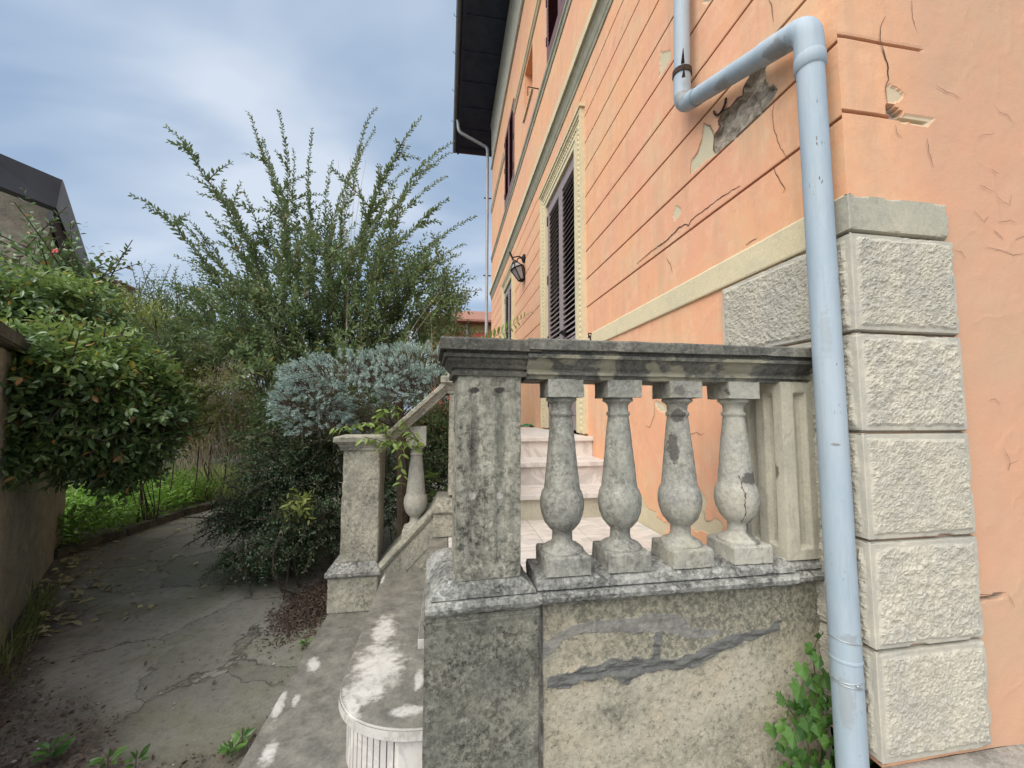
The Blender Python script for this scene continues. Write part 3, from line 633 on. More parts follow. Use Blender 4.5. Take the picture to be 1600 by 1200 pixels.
bm = bmesh.new(); p = at(883, 521, 'X', XA); box(bm, XA - 0.03, XA + 0.0, p[1] - 0.05, p[1] + 0.05, p[2] - 0.012, p[2] + 0.02, 0.003); tube(bm, [(XA - 0.06, p[1], p[2]), (XA - 0.02, p[1] + 0.02, p[2] + 0.03)], 0.012, 8)
bm_obj('latch', bm, M['black_iron'], d1)
opening('door_frame', 7.33, 8.35, 0.82, 3.60, 0.20, M['shutter'], 'smaller looking louvred door further along the side wall')
w1 = opening('window', 3.45, 4.62, 5.43, 7.02, 0.1, M['shutter_red'], 'upper shuttered window cut by the top of the photo', False, 0, -0.005)
w2 = opening('window', 7.17, 8.33, 5.43, 7.12, 0.1, M['shutter_red'], 'far upper window with reddish shutters', False, 0, -0.005)
bm = bmesh.new(); x = XA
box(bm, x + 0.18, x + 0.19, 5.56, 6.16, 5.93, 6.68); box(bm, x + 0.002, x + 0.18, 5.54, 5.56, 5.93, 6.68); box(bm, x + 0.002, x + 0.18, 6.16, 6.18, 5.93, 6.68); box(bm, x + 0.002, x + 0.18, 5.56, 6.16, 6.68, 6.70); box(bm, x + 0.001, x + 0.18, 5.56, 6.16, 5.91, 5.93)
ni = np_mesh  # niche keeps the wall paint
o = bm_obj('blind_niche', bm, M['orange'], house)
bm = bmesh.new(); box(bm, x - 0.03, x + 0.0, 5.50, 6.22, 5.87, 5.905); bm_obj('niche_sill', bm, M['cream'], o)
bm = bmesh.new(); p = at(842, 139, 'X', XA); tube(bm, [(XA, p[1], p[2]), (XA - 0.16, p[1], p[2] + 0.01), (XA - 0.16, p[1], p[2] - 0.12)], 0.008, 6); bm_obj('wall_hook', bm, M['rust'], house)
bm = bmesh.new(); p = at(926, 530, 'X', XA)
tube(bm, [(XA - 0.02, p[1], p[2] - 0.25), (XA - 0.02, p[1], p[2] + 0.03)], 0.007, 6); tube(bm, [(XA, p[1] - 0.02, p[2] + 0.04), (XA - 0.035, p[1], p[2] + 0.05), (XA - 0.03, p[1] + 0.01, p[2] + 0.01)], 0.008, 6)
bm_obj('shutter_stay', bm, M['rust'], house)
# stone corner blocks wrapping the corner
def quoin(z0, z1, ls, lf, seed, smooth=False, label=None):
    p0 = 0.018
    zs = np.concatenate([[z0, z0 + 0.002, z0 + 0.006], np.linspace(z0 + 0.011, z1 - 0.011, int((z1 - z0) / 0.0042)), [z1 - 0.006, z1 - 0.002, z1]])
    ss = np.concatenate([[-ls, -ls + 0.002, -ls + 0.006], np.linspace(-ls + 0.011, -0.004, int(ls / 0.0048)), [-0.0015, 0.0015], np.linspace(0.004, lf - 0.011, int(lf / 0.0042)), [lf - 0.006, lf - 0.002, lf]])
    S, Z = np.meshgrid(ss, zs); s, z = S.ravel(), Z.ravel()
    e = np.minimum.reduce([s + ls, lf - s, z - z0, z1 - z])                      # distance to the block edge
    ec = np.minimum(e, np.abs(s))
    q = np.stack([s, z, np.full_like(s, seed * 3.1)], 1)
    prof = p0 * np.clip(e / 0.006, 0, 1) ** 0.5
    mg = 0.017 + 0.006 * fbm(q, 25, 2, seed)
    inr = np.clip((ec - mg) / 0.008, 0, 1)
    r = fbm(q, 55, 4, seed, 0.7); r2 = np.abs(fbm(q, 85, 3, seed + 8, 0.7))
    rough = 0 if smooth else 1
    lump = inr * rough * (0.0035 + 0.0065 * r + 0.008 * (0.3 - r2))
    p = prof + lump + 0.0012 * fbm(q, 14, 3, seed + 1)
    chip = np.clip(0.012 - e, 0, 1) * np.clip(fbm(q, 18, 3, seed + 4) - 0.1, 0, 1) * 3; p = np.maximum(p - chip, 0.0015)
    f = s >= 0
    P = np.where(f[:, None], np.stack([XA - p0 + s, YB - p, z], 1), np.stack([XA - p, YB - p0 - s, z], 1))
    i = np.arange(s.size).reshape(S.shape)
    F = np.stack([i[:-1, :-1], i[:-1, 1:], i[1:, 1:], i[1:, :-1]], -1).reshape(-1, 4)
    pit = np.clip(0.5 - r * 2.2, 0, 1) * inr * rough
    o = np_mesh('quoin_block', P, F, M['quoin'] if not smooth else M['qsmooth'], house, False, {'pit': pit, 'tone': np.full(len(P), (0.0, 0.22, 0.08, 0.3, 0.12, 0.2)[seed % 6]) * (0.6 + 0.5 * fbm(q, 6, 3, seed)), 'joint': np.clip(0.007 - e, 0, 1) / 0.007 * np.clip(0.6 + fbm(q, 15, 3, 77), 0, 1)})
    return o
M['qsmooth'] = stone('grey_cap_block', (0.44, 0.41, 0.32), (0.36, 0.35, 0.29), (0.22, 0.22, 0.21), 0.5, 0.3, 0.1, 12, 0.1, 0.3)
for k, (a, b) in enumerate(((0.02, 0.322), (0.325, 0.627), (0.63, 0.942), (0.945, 1.245), (1.248, 1.558))):
    quoin(a, b, 0.58 if k in (4,) else (0.47 if k == 2 else 0.30), 0.395, 3 + k)
quoin(1.561, 1.682, 0.115, 0.385, 20, True)
# ------------------------------------------------------------------ drainpipes
def arc(pts, r, n=7):
    out = [Vector(pts[0])]
    for a, b, c in zip(pts, pts[1:], pts[2:]):
        a, b, c = Vector(a), Vector(b), Vector(c); u = (a - b).normalized(); v = (c - b).normalized()
        p, q = b + u * r, b + v * r
        for i in range(n): t = i / (n - 1); out.append(p * (1 - t) ** 2 + b * 2 * t * (1 - t) + q * t * t)
    out.append(Vector(pts[-1])); return out
dp = thing('drainpipe', 'pale blue painted drainpipe with a kink, running down the corner stones', 'pipe', tuple(at(1330, 1200, 'X', 1.165)))
XP = 1.163; R = 0.0385
e_n = Vector(at(1262, 42, 'X', XP)); e_f = Vector(at(1066, 165, 'X', XP)); top = Vector(at(1065, 0, 'X', XP)); bot = Vector(at(1332, 1205, 'X', XP))
bot = e_n + (bot - e_n) * ((e_n.z + 0.12) / (e_n.z - bot.z))
topz = top + (top - e_f).normalized() * 5.5
bm = bmesh.new(); tube(bm, [e_n - (e_n - bot).normalized() * 0.12, bot], R, 40, False); bm_obj('lower_pipe', bm, M['pipe'], dp, True)
d1_ = (e_f - e_n).normalized(); dn = (bot - e_n).normalized(); du = (topz - e_f).normalized()
bm = bmesh.new(); tube(bm, arc([e_n + dn * 0.14, e_n, e_n + d1_ * 0.20], 0.055, 9), R + 0.003, 40, False); bm_obj('elbow', bm, M['pipe'], dp, True)
bm = bmesh.new(); tube(bm, [e_n + dn * 0.105, e_n + dn * 0.112, e_n + dn * 0.15, e_n + dn * 0.156], [R + 0.0032, R + 0.006, R + 0.006, R], 40, False); bm_obj('socket_ring', bm, M['pipe'], dp, True)
bm = bmesh.new(); tube(bm, [e_n + d1_ * 0.18, e_f - d1_ * 0.03], R, 40, False); bm_obj('sloping_pipe', bm, M['pipe'], dp, True)
bm = bmesh.new(); tube(bm, arc([e_f - d1_ * 0.13, e_f, e_f + du * 0.17], 0.06, 9), R + 0.0025, 40, False); bm_obj('elbow', bm, M['pipe'], dp, True)
bm = bmesh.new(); tube(bm, [e_f + du * 0.1, topz], R, 32, False); bm_obj('upper_pipe', bm, M['pipe'], dp, True)
bm = bmesh.new(); c = e_f + du * 0.165
tube(bm, [c - du * 0.012, c + du * 0.014], R + 0.008, 20)
for a, l, zz in ((200, .055, .0), (215, .03, -.07), (20, .04, .01), (60, .03, .015), (320, .03, -.005)):
    r_ = math.radians(a); d = Vector((math.cos(r_) * 0.5, -abs(math.sin(r_)) * 0.2 - math.cos(r_) * -0.8, 0.25))
    tube(bm, [c + Vector((d.x, d.y, 0)) * 0.07 + Vector((0, 0, zz)), c + d * (0.07 + l) + Vector((0, 0, zz))], [0.009, 0.0015], 6)
bm_obj('bracket', bm, M['rust'], dp); bm = bmesh.new()
c2 = e_n + (e_f - e_n) * 0.72 + Vector((0, 0, -0.03))
tube(bm, [c2 + Vector((0.06, 0.04 * math.cos(t) , -0.035 + 0.04 * math.sin(t))) for t in np.linspace(math.pi, 2 * math.pi, 9)], 0.0055, 6)
worn(bm, 0.012, 0.001, 4); bm_obj('wall_hook', bm, M['rust'], dp)
def on_pipe(yp): # height on the lower pipe whose centre shows at photo row yp
    lo, hi = 0.0, 1.0
    for _ in range(30):
        t = (lo + hi) / 2; P = e_n + (bot - e_n) * t; q = RC @ (np.array(P) - np.array([0, 0, CAM_H])); y = 600 + F_PX * q[1] / q[2]
        if y < yp: lo = t
        else: hi = t
    return e_n + (bot - e_n) * t
for yp, tilt in ((996, -0.1), (1055, 0.12), (1064, -0.08)):
    c = on_pipe(yp); bm = bmesh.new()
    tube(bm, [c + Vector((math.cos(t) * (R + 0.001), math.sin(t) * (R + 0.001), tilt * 0.05 * math.cos(t))) for t in np.linspace(0, 2 * math.pi, 33)], 0.0014, 6, False)
    if yp == 1055:
        k = c + Vector((-0.012, -R - 0.003, -0.004)); bmesh.ops.create_icosphere(bm, subdivisions=1, radius=0.0045, matrix=Matrix.Translation(k))
        tube(bm, [k, k + Vector((0.012, -0.002, -0.006))], 0.0014, 5); tube(bm, [c + Vector((R, 0.0, 0)), c + Vector((R + 0.03, -0.01, 0.006))], 0.002, 5)
    bm_obj('wire_tie', bm, M['wire'], dp, True)
c = on_pipe(1027); bm = bmesh.new(); tube(bm, [c + Vector((0, 0, -0.006)), c, c + Vector((0, 0, 0.006))], [R, R + 0.0025, R], 40, False); bm_obj('pipe_joint', bm, M['pipe'], dp, True)
fp = thing('drainpipe', 'thin grey drainpipe hanging from the eave at the far end of the villa', 'pipe', (1.09, 11.05, 0))
bm = bmesh.new(); a = at(716, 208, 'X', 0.19); tube(bm, arc([(0.22, 10.95, 9.42), (0.26, 11.0, 9.1), (1.10, 11.05, 8.75), (1.10, 11.05, 0)], 0.1, 5), 0.045, 14, False); bm_obj('pipe', bm, M['farpipe'], fp, True)
for z in (7.2, 4.9, 2.4):
    bm = bmesh.new(); box(bm, 1.0, 1.22, 11.04, 11.06, z, z + 0.03); bm_obj('bracket', bm, M['black_iron'], fp)
# ------------------------------------------------------------------ wall lantern
ln = thing('wall_lantern', 'black iron wall lantern with milky glass, tilted beside the louvred door', 'lantern', tuple(at(820, 404, 'X', XA)))
m0 = Vector(at(820, 404, 'X', XA)); bm = bmesh.new()
tube(bm, [m0, m0 + Vector((-0.03, 0, 0)), m0 + Vector((-0.05, 0, 0))], [0.07, 0.07, 0.03], 16); bm_obj('mount', bm, M['black_iron'], ln)
hang = m0 + Vector((-0.20, 0, 0.0)); bm = bmesh.new()
tube(bm, [m0 + Vector((-0.03, 0, 0)), m0 + Vector((-0.09, 0, 0.03)), m0 + Vector((-0.15, 0, 0.02)), hang], 0.011, 8)
tube(bm, [m0 + Vector((-0.08 + 0.045 * math.cos(t), 0, -0.04 + 0.045 * math.sin(t))) for t in np.linspace(0, 4.6, 12)], 0.009, 7)
tube(bm, [hang + Vector((-0.05, 0, 0.09)), hang + Vector((0.03, 0, -0.08))], [0.018, 0.014], 8); bm_obj('arm', bm, M['black_iron'], ln)
T = Matrix.Translation(hang + Vector((0.03, 0, -0.06))) @ Matrix.Rotation(math.radians(-22), 4, 'Y') @ Matrix.Scale(0.76, 4)
def ring6(r, z): return [T @ Vector((r * math.cos(math.pi / 3 * k), r * math.sin(math.pi / 3 * k), z)) for k in range(6)]
bm = bmesh.new(); L1, L2, L3 = ring6(0.05, -0.03), ring6(0.155, -0.15), ring6(0.075, -0.42)
for k in range(6):
    for A_, B_ in ((L1, L2), (L2, L3)): tube(bm, [A_[k], B_[k]], 0.009, 6)
    for A_ in (L1, L2, L3): tube(bm, [A_[k], A_[(k + 1) % 6]], 0.011 if A_ is L2 else 0.008, 6)
tube(bm, [T @ Vector((0, 0, -0.42)), T @ Vector((0, 0, -0.47))], [0.07, 0.01], 8); tube(bm, [T @ Vector((0, 0, 0.03)), T @ Vector((0, 0, -0.03))], [0.02, 0.055], 8); bm_obj('cage', bm, M['black_iron'], ln)
bm = bmesh.new(); V1, V2, V3 = [[bm.verts.new(T @ (T.inverted() @ p * 1.0)) for p in r_] for r_ in (ring6(0.046, -0.03), ring6(0.148, -0.15), ring6(0.07, -0.42))]
for k in range(6):
    for A_, B_ in ((V1, V2), (V2, V3)): bm.faces.new((A_[k], A_[(k + 1) % 6], B_[(k + 1) % 6], B_[k]))
bm_obj('glass', bm, M['frost'], ln)
# ================================================================== FRONT BALUSTRADE
YL = 1.163
bal = thing('balustrade', 'weathered stone balustrade on a stained low wall beside the blue drainpipe', 'balustrade', (0.6, 1.25, 0))
# low wall: height field with trowelled dark mortar repair
def wall_px(pts): return [tuple(at(x, y, 'Y', YL)[[0, 2]]) for x, y in pts]
mort = [wall_px(poly_px(q, 820, 880, 3.2)) for q in (
    [(95,570),(160,548),(240,540),(270,512),(370,500),(420,478),(500,468),(620,470),(700,475),(840,450),(900,400),(960,370),(1060,345),(1150,335),(1215,320),(1245,285),(1278,280),(1262,335),(1200,370),(1080,395),(980,440),(900,490),(830,530),(740,525),(700,515),(620,548),(540,560),(520,600),(480,595),(420,565),(370,575),(280,590),(220,622),(110,625)],
    [(640,330),(680,330),(672,480),(630,480)])]
mort2 = [wall_px(poly_px(q, 820, 880, 3.2)) for q in (
    [(95,420),(160,350),(230,310),(400,280),(560,275),(640,240),(780,260),(830,320),(960,325),(980,350),(880,372),(760,360),(700,345),(560,345),(430,340),(300,345),(200,370),(120,480)],
    [(60,260),(95,250),(110,480),(85,500),(95,620),(88,1040),(70,1040)])]
def low_func(u, v):
    uj, vj, p = jag(u, v, 0.010, 60)
    pm = p * np.array([1, 3.2, 1]) 
    mo = np.zeros_like(u); m2 = np.zeros_like(u)
    for q in mort: mo = np.maximum(mo, inside(uj, vj, q))
    for q in mort2: m2 = np.maximum(m2, inside(uj, vj, q))
    d = 0.0035 * fbm(p, 5, 4, 61) + 0.0012 * fbm(p, 60, 3, 63)
    st = fbm(pm, 18, 4, 64)
    d = d - mo * (0.005 + 0.010 * st) - m2 * (1 - mo) * (0.002 + 0.004 * st)
    d = d + np.where((u > 0.268) & (u < 0.284), 0.012 * np.clip(0.6 + fbm(p, 20, 2, 66), 0, 1), 0)
    return d, {'mortar': np.maximum(mo, 0), 'mortar2': m2 * (1 - mo)}
def low_map(u, v, d): return np.stack([u, YL + d, v], 1)
def low_extra(s, base):
    z = s.sep()[2]
    # tan paint shows where the lichen film has not reached; film thickest under the sill
    tan = s.mix(s.step(s.noise(4, 4), 0.4, 0.6), (0.48, 0.42, 0.315), (0.43, 0.40, 0.32))
    film = s.math('ADD', s.noise(3.4, 6, 0.7, loc=(1, 0, 3)), s.math('MULTIPLY', s.step(z, 0.22, 0.46), 0.22))
    f = s.step(film, 0.47, 0.63)
    lich = s.mix(s.step(s.noise(60, 8, 0.8), 0.44, 0.58), (0.12, 0.118, 0.095), (0.37, 0.35, 0.265))
    c = s.mix(s.math('MULTIPLY', f, 0.85), tan, lich)
    c = s.mix(s.math('MULTIPLY', s.step(s.noise(60, 8, 0.8, loc=(5, 5, 5)), 0.53, 0.62), 0.75), c, (0.12, 0.115, 0.09))
    mc = s.mix(s.noise(14, 6, 0.6, sc=(1, 1, 4)), (0.085, 0.085, 0.083), (0.20, 0.20, 0.19))
    c = s.mix(s.math('MULTIPLY', s.attr('mortar2'), 0.65), c, (0.21, 0.21, 0.21))
    return s.mix(s.attr('mortar'), c, mc)
M['lowwall'] = stone('lichened_tan_render', (0.4, 0.35, 0.25), (0.3, 0.28, 0.2), (0.1, 0.1, 0.08), 0.5, 0.3, 0.4, 13, 0.5, 0.6, low_extra)
P, F, a = sheet(lines(0.262, 1.236, 0.004), lines(-0.25, 0.465, 0.004), low_func, low_map)
np_mesh('low_wall', P, F, M['lowwall'], bal, False, a)
bm = bmesh.new(); box(bm, 0.262, 1.24, YL + 0.014, YL + 0.10, -0.25, 0.46); bm_obj('wall_core', bm, M['lowwall'], bal)
# sill
def sill_prof(dy): # closed (y, z)
    return [(YL + dy + 0.02, 0.446), (YL + dy - 0.004, 0.449), (YL + dy - 0.012, 0.455), (YL + dy - 0.034, 0.460), (YL + dy - 0.047, 0.470), (YL + dy - 0.050, 0.482), (YL + dy - 0.043, 0.490), (YL + dy - 0.024, 0.494), (YL + dy - 0.024, 0.497), (YL + dy - 0.034, 0.499), (YL + dy - 0.031, 0.512), (YL + dy - 0.018, 0.524), (YL + 0.0, 0.531), (YL + 0.118, 0.534), (YL + 0.13, 0.52), (YL + 0.13, 0.446)]
bm = bmesh.new(); extrude_prof(bm, sill_prof(0), 0.262, 1.10, 'X'); worn(bm, 0.0065, 0.0018, 30, 0.004); bm_obj('sill', bm, M['sill'], bal)
bm = bmesh.new(); extrude_prof(bm, [(y + 0.012, z) for y, z in sill_prof(0)][:13] + [(YL + 0.118, 0.5305), (YL + 0.129, 0.52), (YL + 0.129, 0.446)], 1.098, 1.2345, 'X'); worn(bm, 0.0085, 0.004, 33, 0.006); bm_obj('sill_end', bm, M['sill'], bal)
# pedestal and pillar, turned a few degrees
RP = Matrix.Translation((0.11, YL + 0.07, 0)) @ Matrix.Rotation(math.radians(2.2), 4, 'Z') @ Matrix.Translation((-0.11, -YL - 0.07, 0))
px0, px1, pf = -0.052, 0.267, YL - 0.028
bm = bmesh.new(); cx, hx = (px0 + px1) / 2, (px1 - px0) / 2; cy = pf + 0.16; hy = 0.16
stack(bm, cx, cy, [(-0.25, hx, hy), (0.418, hx, hy), (0.434, hx + 0.003, hy + 0.003), (0.443, hx, hy), (0.452, hx, hy)]); bmesh.ops.transform(bm, matrix=RP, verts=bm.verts); worn(bm, 0.010, 0.002, 31, 0.004, 0.004); bm_obj('pedestal', bm, M['pedestal'], bal)
bm = bmesh.new()
stack(bm, cx, cy, [(0.4505, hx - 0.016, hy + 0.004), (0.456, hx - 0.010, hy + 0.012), (0.463, hx - 0.004, hy + 0.019), (0.476, hx, hy + 0.023), (0.488, hx - 0.005, hy + 0.018), (0.4925, hx - 0.018, hy + 0.004), (0.4945, hx - 0.018, hy + 0.004), (0.4955, hx - 0.012, hy + 0.011), (0.505, hx - 0.014, hy + 0.009), (0.512, hx - 0.024, hy - 0.002), (0.526, hx - 0.042, hy - 0.012), (0.5345, hx - 0.058, hy - 0.026)])
bmesh.ops.transform(bm, matrix=RP, verts=bm.verts); worn(bm, 0.0065, 0.0016, 32, 0.004); bm_obj('base_moulding', bm, M['sill'], bal)
def fluted(bm, x0, x1, y0, y1, z0, z1, flutes_f, flutes_l, depth, mats=None):
    """pier shaft with round flutes cut into front (y0) and left (x0) faces"""
    def side(n, L):
        pts = []
        if n == 0: return [(0, 0)]
        w = L / (n * 2 + 1) * 1.05; g = (L - n * w) / (n + 1)
        for k in range(n):
            s = g + k * (w + g); pts += [(s, 0)] + [(s + w * (0.5 - 0.5 * math.cos(math.pi * t / 6)), depth * math.sin(math.pi * t / 6)) for t in range(1, 6)] + [(s + w, 0)]
        return [(0, 0)] + pts
    out = []
    for s, d in side(flutes_f, x1 - x0): out.append((x0 + s, y0 + d, d > 0))
    out.append((x1, y0, False)); out.append((x1, y1, False))
    l = [(x0, y1, False)] + [(x0 + d, y1 - s, d > 0) for s, d in side(flutes_l, y1 - y0)[1:]] if flutes_l else [(x0, y1, False)]
    out += l
    zz = [z0, z0 + (z1 - z0) * 0.055, z0 + (z1 - z0) * 0.075, z1 - (z1 - z0) * 0.085, z1 - (z1 - z0) * 0.06, z1]
    rings = []
    for k, z in enumerate(zz):
        full = 2 <= k <= 3
        r = []
        for x, y, fl in out:
            if fl and not full:
                if abs(y - y0) < depth * 1.01 and y < y0 + depth * 1.01 and x > x0 + 1e-4 and (y - y0) <= depth * 1.01 and not (x - x0 <= depth * 1.01 and y > y0 + depth * 1.2): y = y0
                else: x = x0
            r.append(bm.verts.new((x, y, z)))
        rings.append(r)
    n = len(out)
    for a_, b_ in zip(rings, rings[1:]):
        for k in range(n): bm.faces.new((a_[k], a_[(k + 1) % n], b_[(k + 1) % n], b_[k]))
    bm.faces.new(rings[0][::-1]); bm.faces.new(rings[-1])
bm = bmesh.new(); fluted(bm, 0.030, 0.216, YL - 0.012, YL + 0.19, 0.530, 1.109, 2, 2, 0.005)
for v in bm.verts:                       # the shaft is a touch wider at its foot
    t = (1.109 - v.co.z) / 0.58; v.co.x = cx + (v.co.x - cx) * (1 + 0.0 * t)
bmesh.ops.transform(bm, matrix=RP, verts=bm.verts); worn(bm, 0.010, 0.0022, 34, 0.004, 0.003); bm_obj('pillar', bm, M['pillar'], bal)
bm = bmesh.new(); ccx, ccy = 0.1225, YL + 0.089
w0 = 0.098
stack(bm, ccx, ccy, [(1.1, w0 - 0.002, w0 - 0.002), (1.107, w0, w0), (1.1075, w0 + 0.010, w0 + 0.010), (1.121, w0 + 0.012, w0 + 0.012), (1.122, w0 + 0.003, w0 + 0.003), (1.127, w0 + 0.004, w0 + 0.004), (1.130, w0 + 0.010, w0 + 0.010), (1.140, w0 + 0.016, w0 + 0.016), (1.150, w0 + 0.025, w0 + 0.025), (1.158, w0 + 0.027, w0 + 0.027),
    (1.1585, w0 + 0.034, w0 + 0.034), (1.168, w0 + 0.036, w0 + 0.036), (1.1685, w0 + 0.028, w0 + 0.028), (1.1765, w0 + 0.030, w0 + 0.030), (1.178, w0 + 0.047, w0 + 0.047), (1.207, w0 + 0.048, w0 + 0.048), (1.2125, w0 + 0.044, w0 + 0.044)])
bmesh.ops.transform(bm, matrix=RP, verts=bm.verts); worn(bm, 0.006, 0.0010, 35, 0.004, 0.0); bm_obj('capital', bm, M['rail'], bal)
# rail
bm = bmesh.new(); y0 = YL - 0.012
extrude_prof(bm, [(y0 + 0.015, 1.100), (y0 + 0.004, 1.102), (y0 + 0.002, 1.113), (y0 - 0.008, 1.114), (y0 - 0.009, 1.122), (y0 - 0.001, 1.124), (y0 - 0.002, 1.129), (y0 - 0.014, 1.142), (y0 - 0.024, 1.156), (y0 - 0.026, 1.160), (y0 - 0.036, 1.161), (y0 - 0.038, 1.171), (y0 - 0.027, 1.173), (y0 - 0.028, 1.182), (y0 - 0.046, 1.184), (y0 - 0.047, 1.211), (y0 - 0.042, 1.216),
    (y0 + 0.225, 1.216), (y0 + 0.228, 1.184), (y0 + 0.215, 1.175), (y0 + 0.205, 1.150), (y0 + 0.19, 1.12), (y0 + 0.175, 1.100)], 0.235, 1.2335, 'X')
worn(bm, 0.0065, 0.0013, 36, 0.005)
def rail_extra(s, base):
    f = s.step(s.noise(7, 4, 0.5, sc=(1.0, 1, 1.3), loc=(0.2, 0, 0.3)), 0.545, 0.575)
    z = s.sep()[2]
    f = s.math('MULTIPLY', f, s.step(z, 1.180, 1.172))
    return s.mix(s.math('MULTIPLY', f, 0.85), base, (0.36, 0.335, 0.25))
M['rail2'] = stone('peeling_rail_stone', (0.30, 0.29, 0.24), (0.12, 0.12, 0.11), (0.045, 0.045, 0.045), 0.7, 0.5, 0.1, 14, 0.5, 0.6, rail_extra)
bm_obj('rail', bm, M['rail2'], bal)
# balusters
BPROF = [(0.024, 0.594), (0.0335, 0.599), (0.0345, 0.606), (0.0315, 0.612), (0.0305, 0.626), (0.0305, 0.640), (0.039, 0.648), (0.054, 0.666), (0.0635, 0.690), (0.0675, 0.714), (0.0670, 0.735), (0.0635, 0.7525), (0.0615, 0.757), (0.0600, 0.761), (0.0560, 0.766), (0.0535, 0.790), (0.0485, 0.84), (0.0425, 0.90), (0.0365, 0.960), (0.0330, 0.985), (0.0325, 0.990), (0.0365, 0.993), (0.0372, 0.998), (0.0362, 1.003), (0.0315, 1.006), (0.0315, 1.018), (0.033, 1.026), (0.0395, 1.034), (0.0475, 1.038), (0.048, 1.043), (0.0465, 1.046), (0.0465, 1.050)]
def baluster(x, y, dz, m, seed, parent, label=None, top=1.103, bot=0.528, rot=0, square=0.060):
    bm = bmesh.new()
    prof = [(max(r, 0.0), z) for r, z in BPROF]
    dense = [prof[0]]
    for (r1, z1), (r2, z2) in zip(prof, prof[1:]):
        n = max(1, int((z2 - z1) / 0.012))
        for i in range(1, n + 1): dense.append((r1 + (r2 - r1) * i / n, z1 + (z2 - z1) * i / n))
    foot = [(0.064, 0.583), (0.0645, 0.588), (0.058, 0.594), (0.048, 0.598), (0.040, 0.602), (0.0345, 0.608)]
    lathe(bm, 0, 0, [(0.062, 0.58)] + foot + [d for d in dense if d[1] > 0.609], 40)
    sh = [f for f in bm.faces]
    for f in sh: f.smooth = True
    s = 0.0675
    stack(bm, 0, 0, [(bot, s, s), (0.576, s, s), (0.5835, s - 0.003, s - 0.003)])
    s = square - 0.004
    stack(bm, 0, 0, [(1.0485, s, s), (top, s, s)])
    for v in bm.verts: v.co = Matrix.Rotation(rot, 3, 'Z') @ v.co; v.co += Vector((x, y, dz))
    bmesh.ops.recalc_face_normals(bm, faces=bm.faces)
    for _ in range(6):
        es = [e for e in bm.edges if e.calc_length() > 0.014]
        if not es: break
        bmesh.ops.subdivide_edges(bm, edges=es, cuts=1, use_grid_fill=True)
    bm.normal_update(); vs = list(bm.verts); P = np.array([v.co[:] for v in vs]); Nn = np.array([v.normal[:] for v in vs])
    d = 0.0011 * fbm(P, 22, 3, seed) + 0.0006 * fbm(P, 90, 2, seed + 2)
    sq = np.array([(abs(v.co.z - dz) < 0.585) or (v.co.z - dz > 1.048) for v in vs]); d = d + np.where(sq, 0.0022 * fbm(P, 30, 3, seed + 4) - 0.008 * np.clip(fbm(P, 20, 3, seed + 7) - 0.3, 0, 1), 0)
    for v, q in zip(vs, P + Nn * d[:, None]): v.co = q
    o = bm_obj('baluster', bm, m, parent)
    if label: o['label'] = label
    return o
YB_ = YL + 0.045
for (xp, m, lb, sd) in ((878, 'bal_grey', 'grey speckled baluster next to the square pillar', 1), (968, 'bal_grey', 'second grey baluster from the square pillar', 2),
                        (1062, 'bal_mix', 'half cream half grey baluster with a dark streak on its neck', 3), (1151, 'bal_cream', 'pale cracked baluster beside the fluted pier', 4)):
    p = at(xp, 785, 'Y', YB_); baluster(p[0], YB_, 0, M[m], sd * 11, bal, lb)
# fluted pier at the house end
bm = bmesh.new(); fluted(bm, 1.092, 1.232, YL - 0.018, YL + 0.17, 0.528, 1.105, 1, 2, 0.016); worn(bm, 0.010, 0.0014, 50, 0.003, 0.003); bm_obj('fluted_pier', bm, M['halfpier'], bal)
# crack and mortar smears on the last baluster
bm = bmesh.new(); p = at(1151, 785, 'Y', YB_)
def onbal(a, z):
    r = np.interp(z, [q[1] for q in BPROF], [q[0] for q in BPROF]) + 0.0012; return Vector((p[0] + r * math.sin(a), YB_ - r * math.cos(a), z))
path = [(a_ - 0.68, z_) for a_, z_ in ((0.15, 0.80), (0.32, 0.78), (0.28, 0.765), (0.40, 0.745), (0.34, 0.71), (0.42, 0.68), (0.3, 0.655), (0.34, 0.64))]
prev = None
for i in range(len(path) * 5 - 5):
    k, t = divmod(i, 5); a = path[k][0] + (path[k + 1][0] - path[k][0]) * t / 5 + 0.03 * math.sin(i * 2.7); z = path[k][1] + (path[k + 1][1] - path[k][1]) * t / 5
    w = 0.02 + 0.012 * math.sin(i * 1.3); q = [bm.verts.new(onbal(a - w, z)), bm.verts.new(onbal(a + w, z))]
    if prev: bm.faces.new((prev[0], prev[1], q[1], q[0]))
    prev = q
bm_obj('crack', bm, M['crack'], bal)
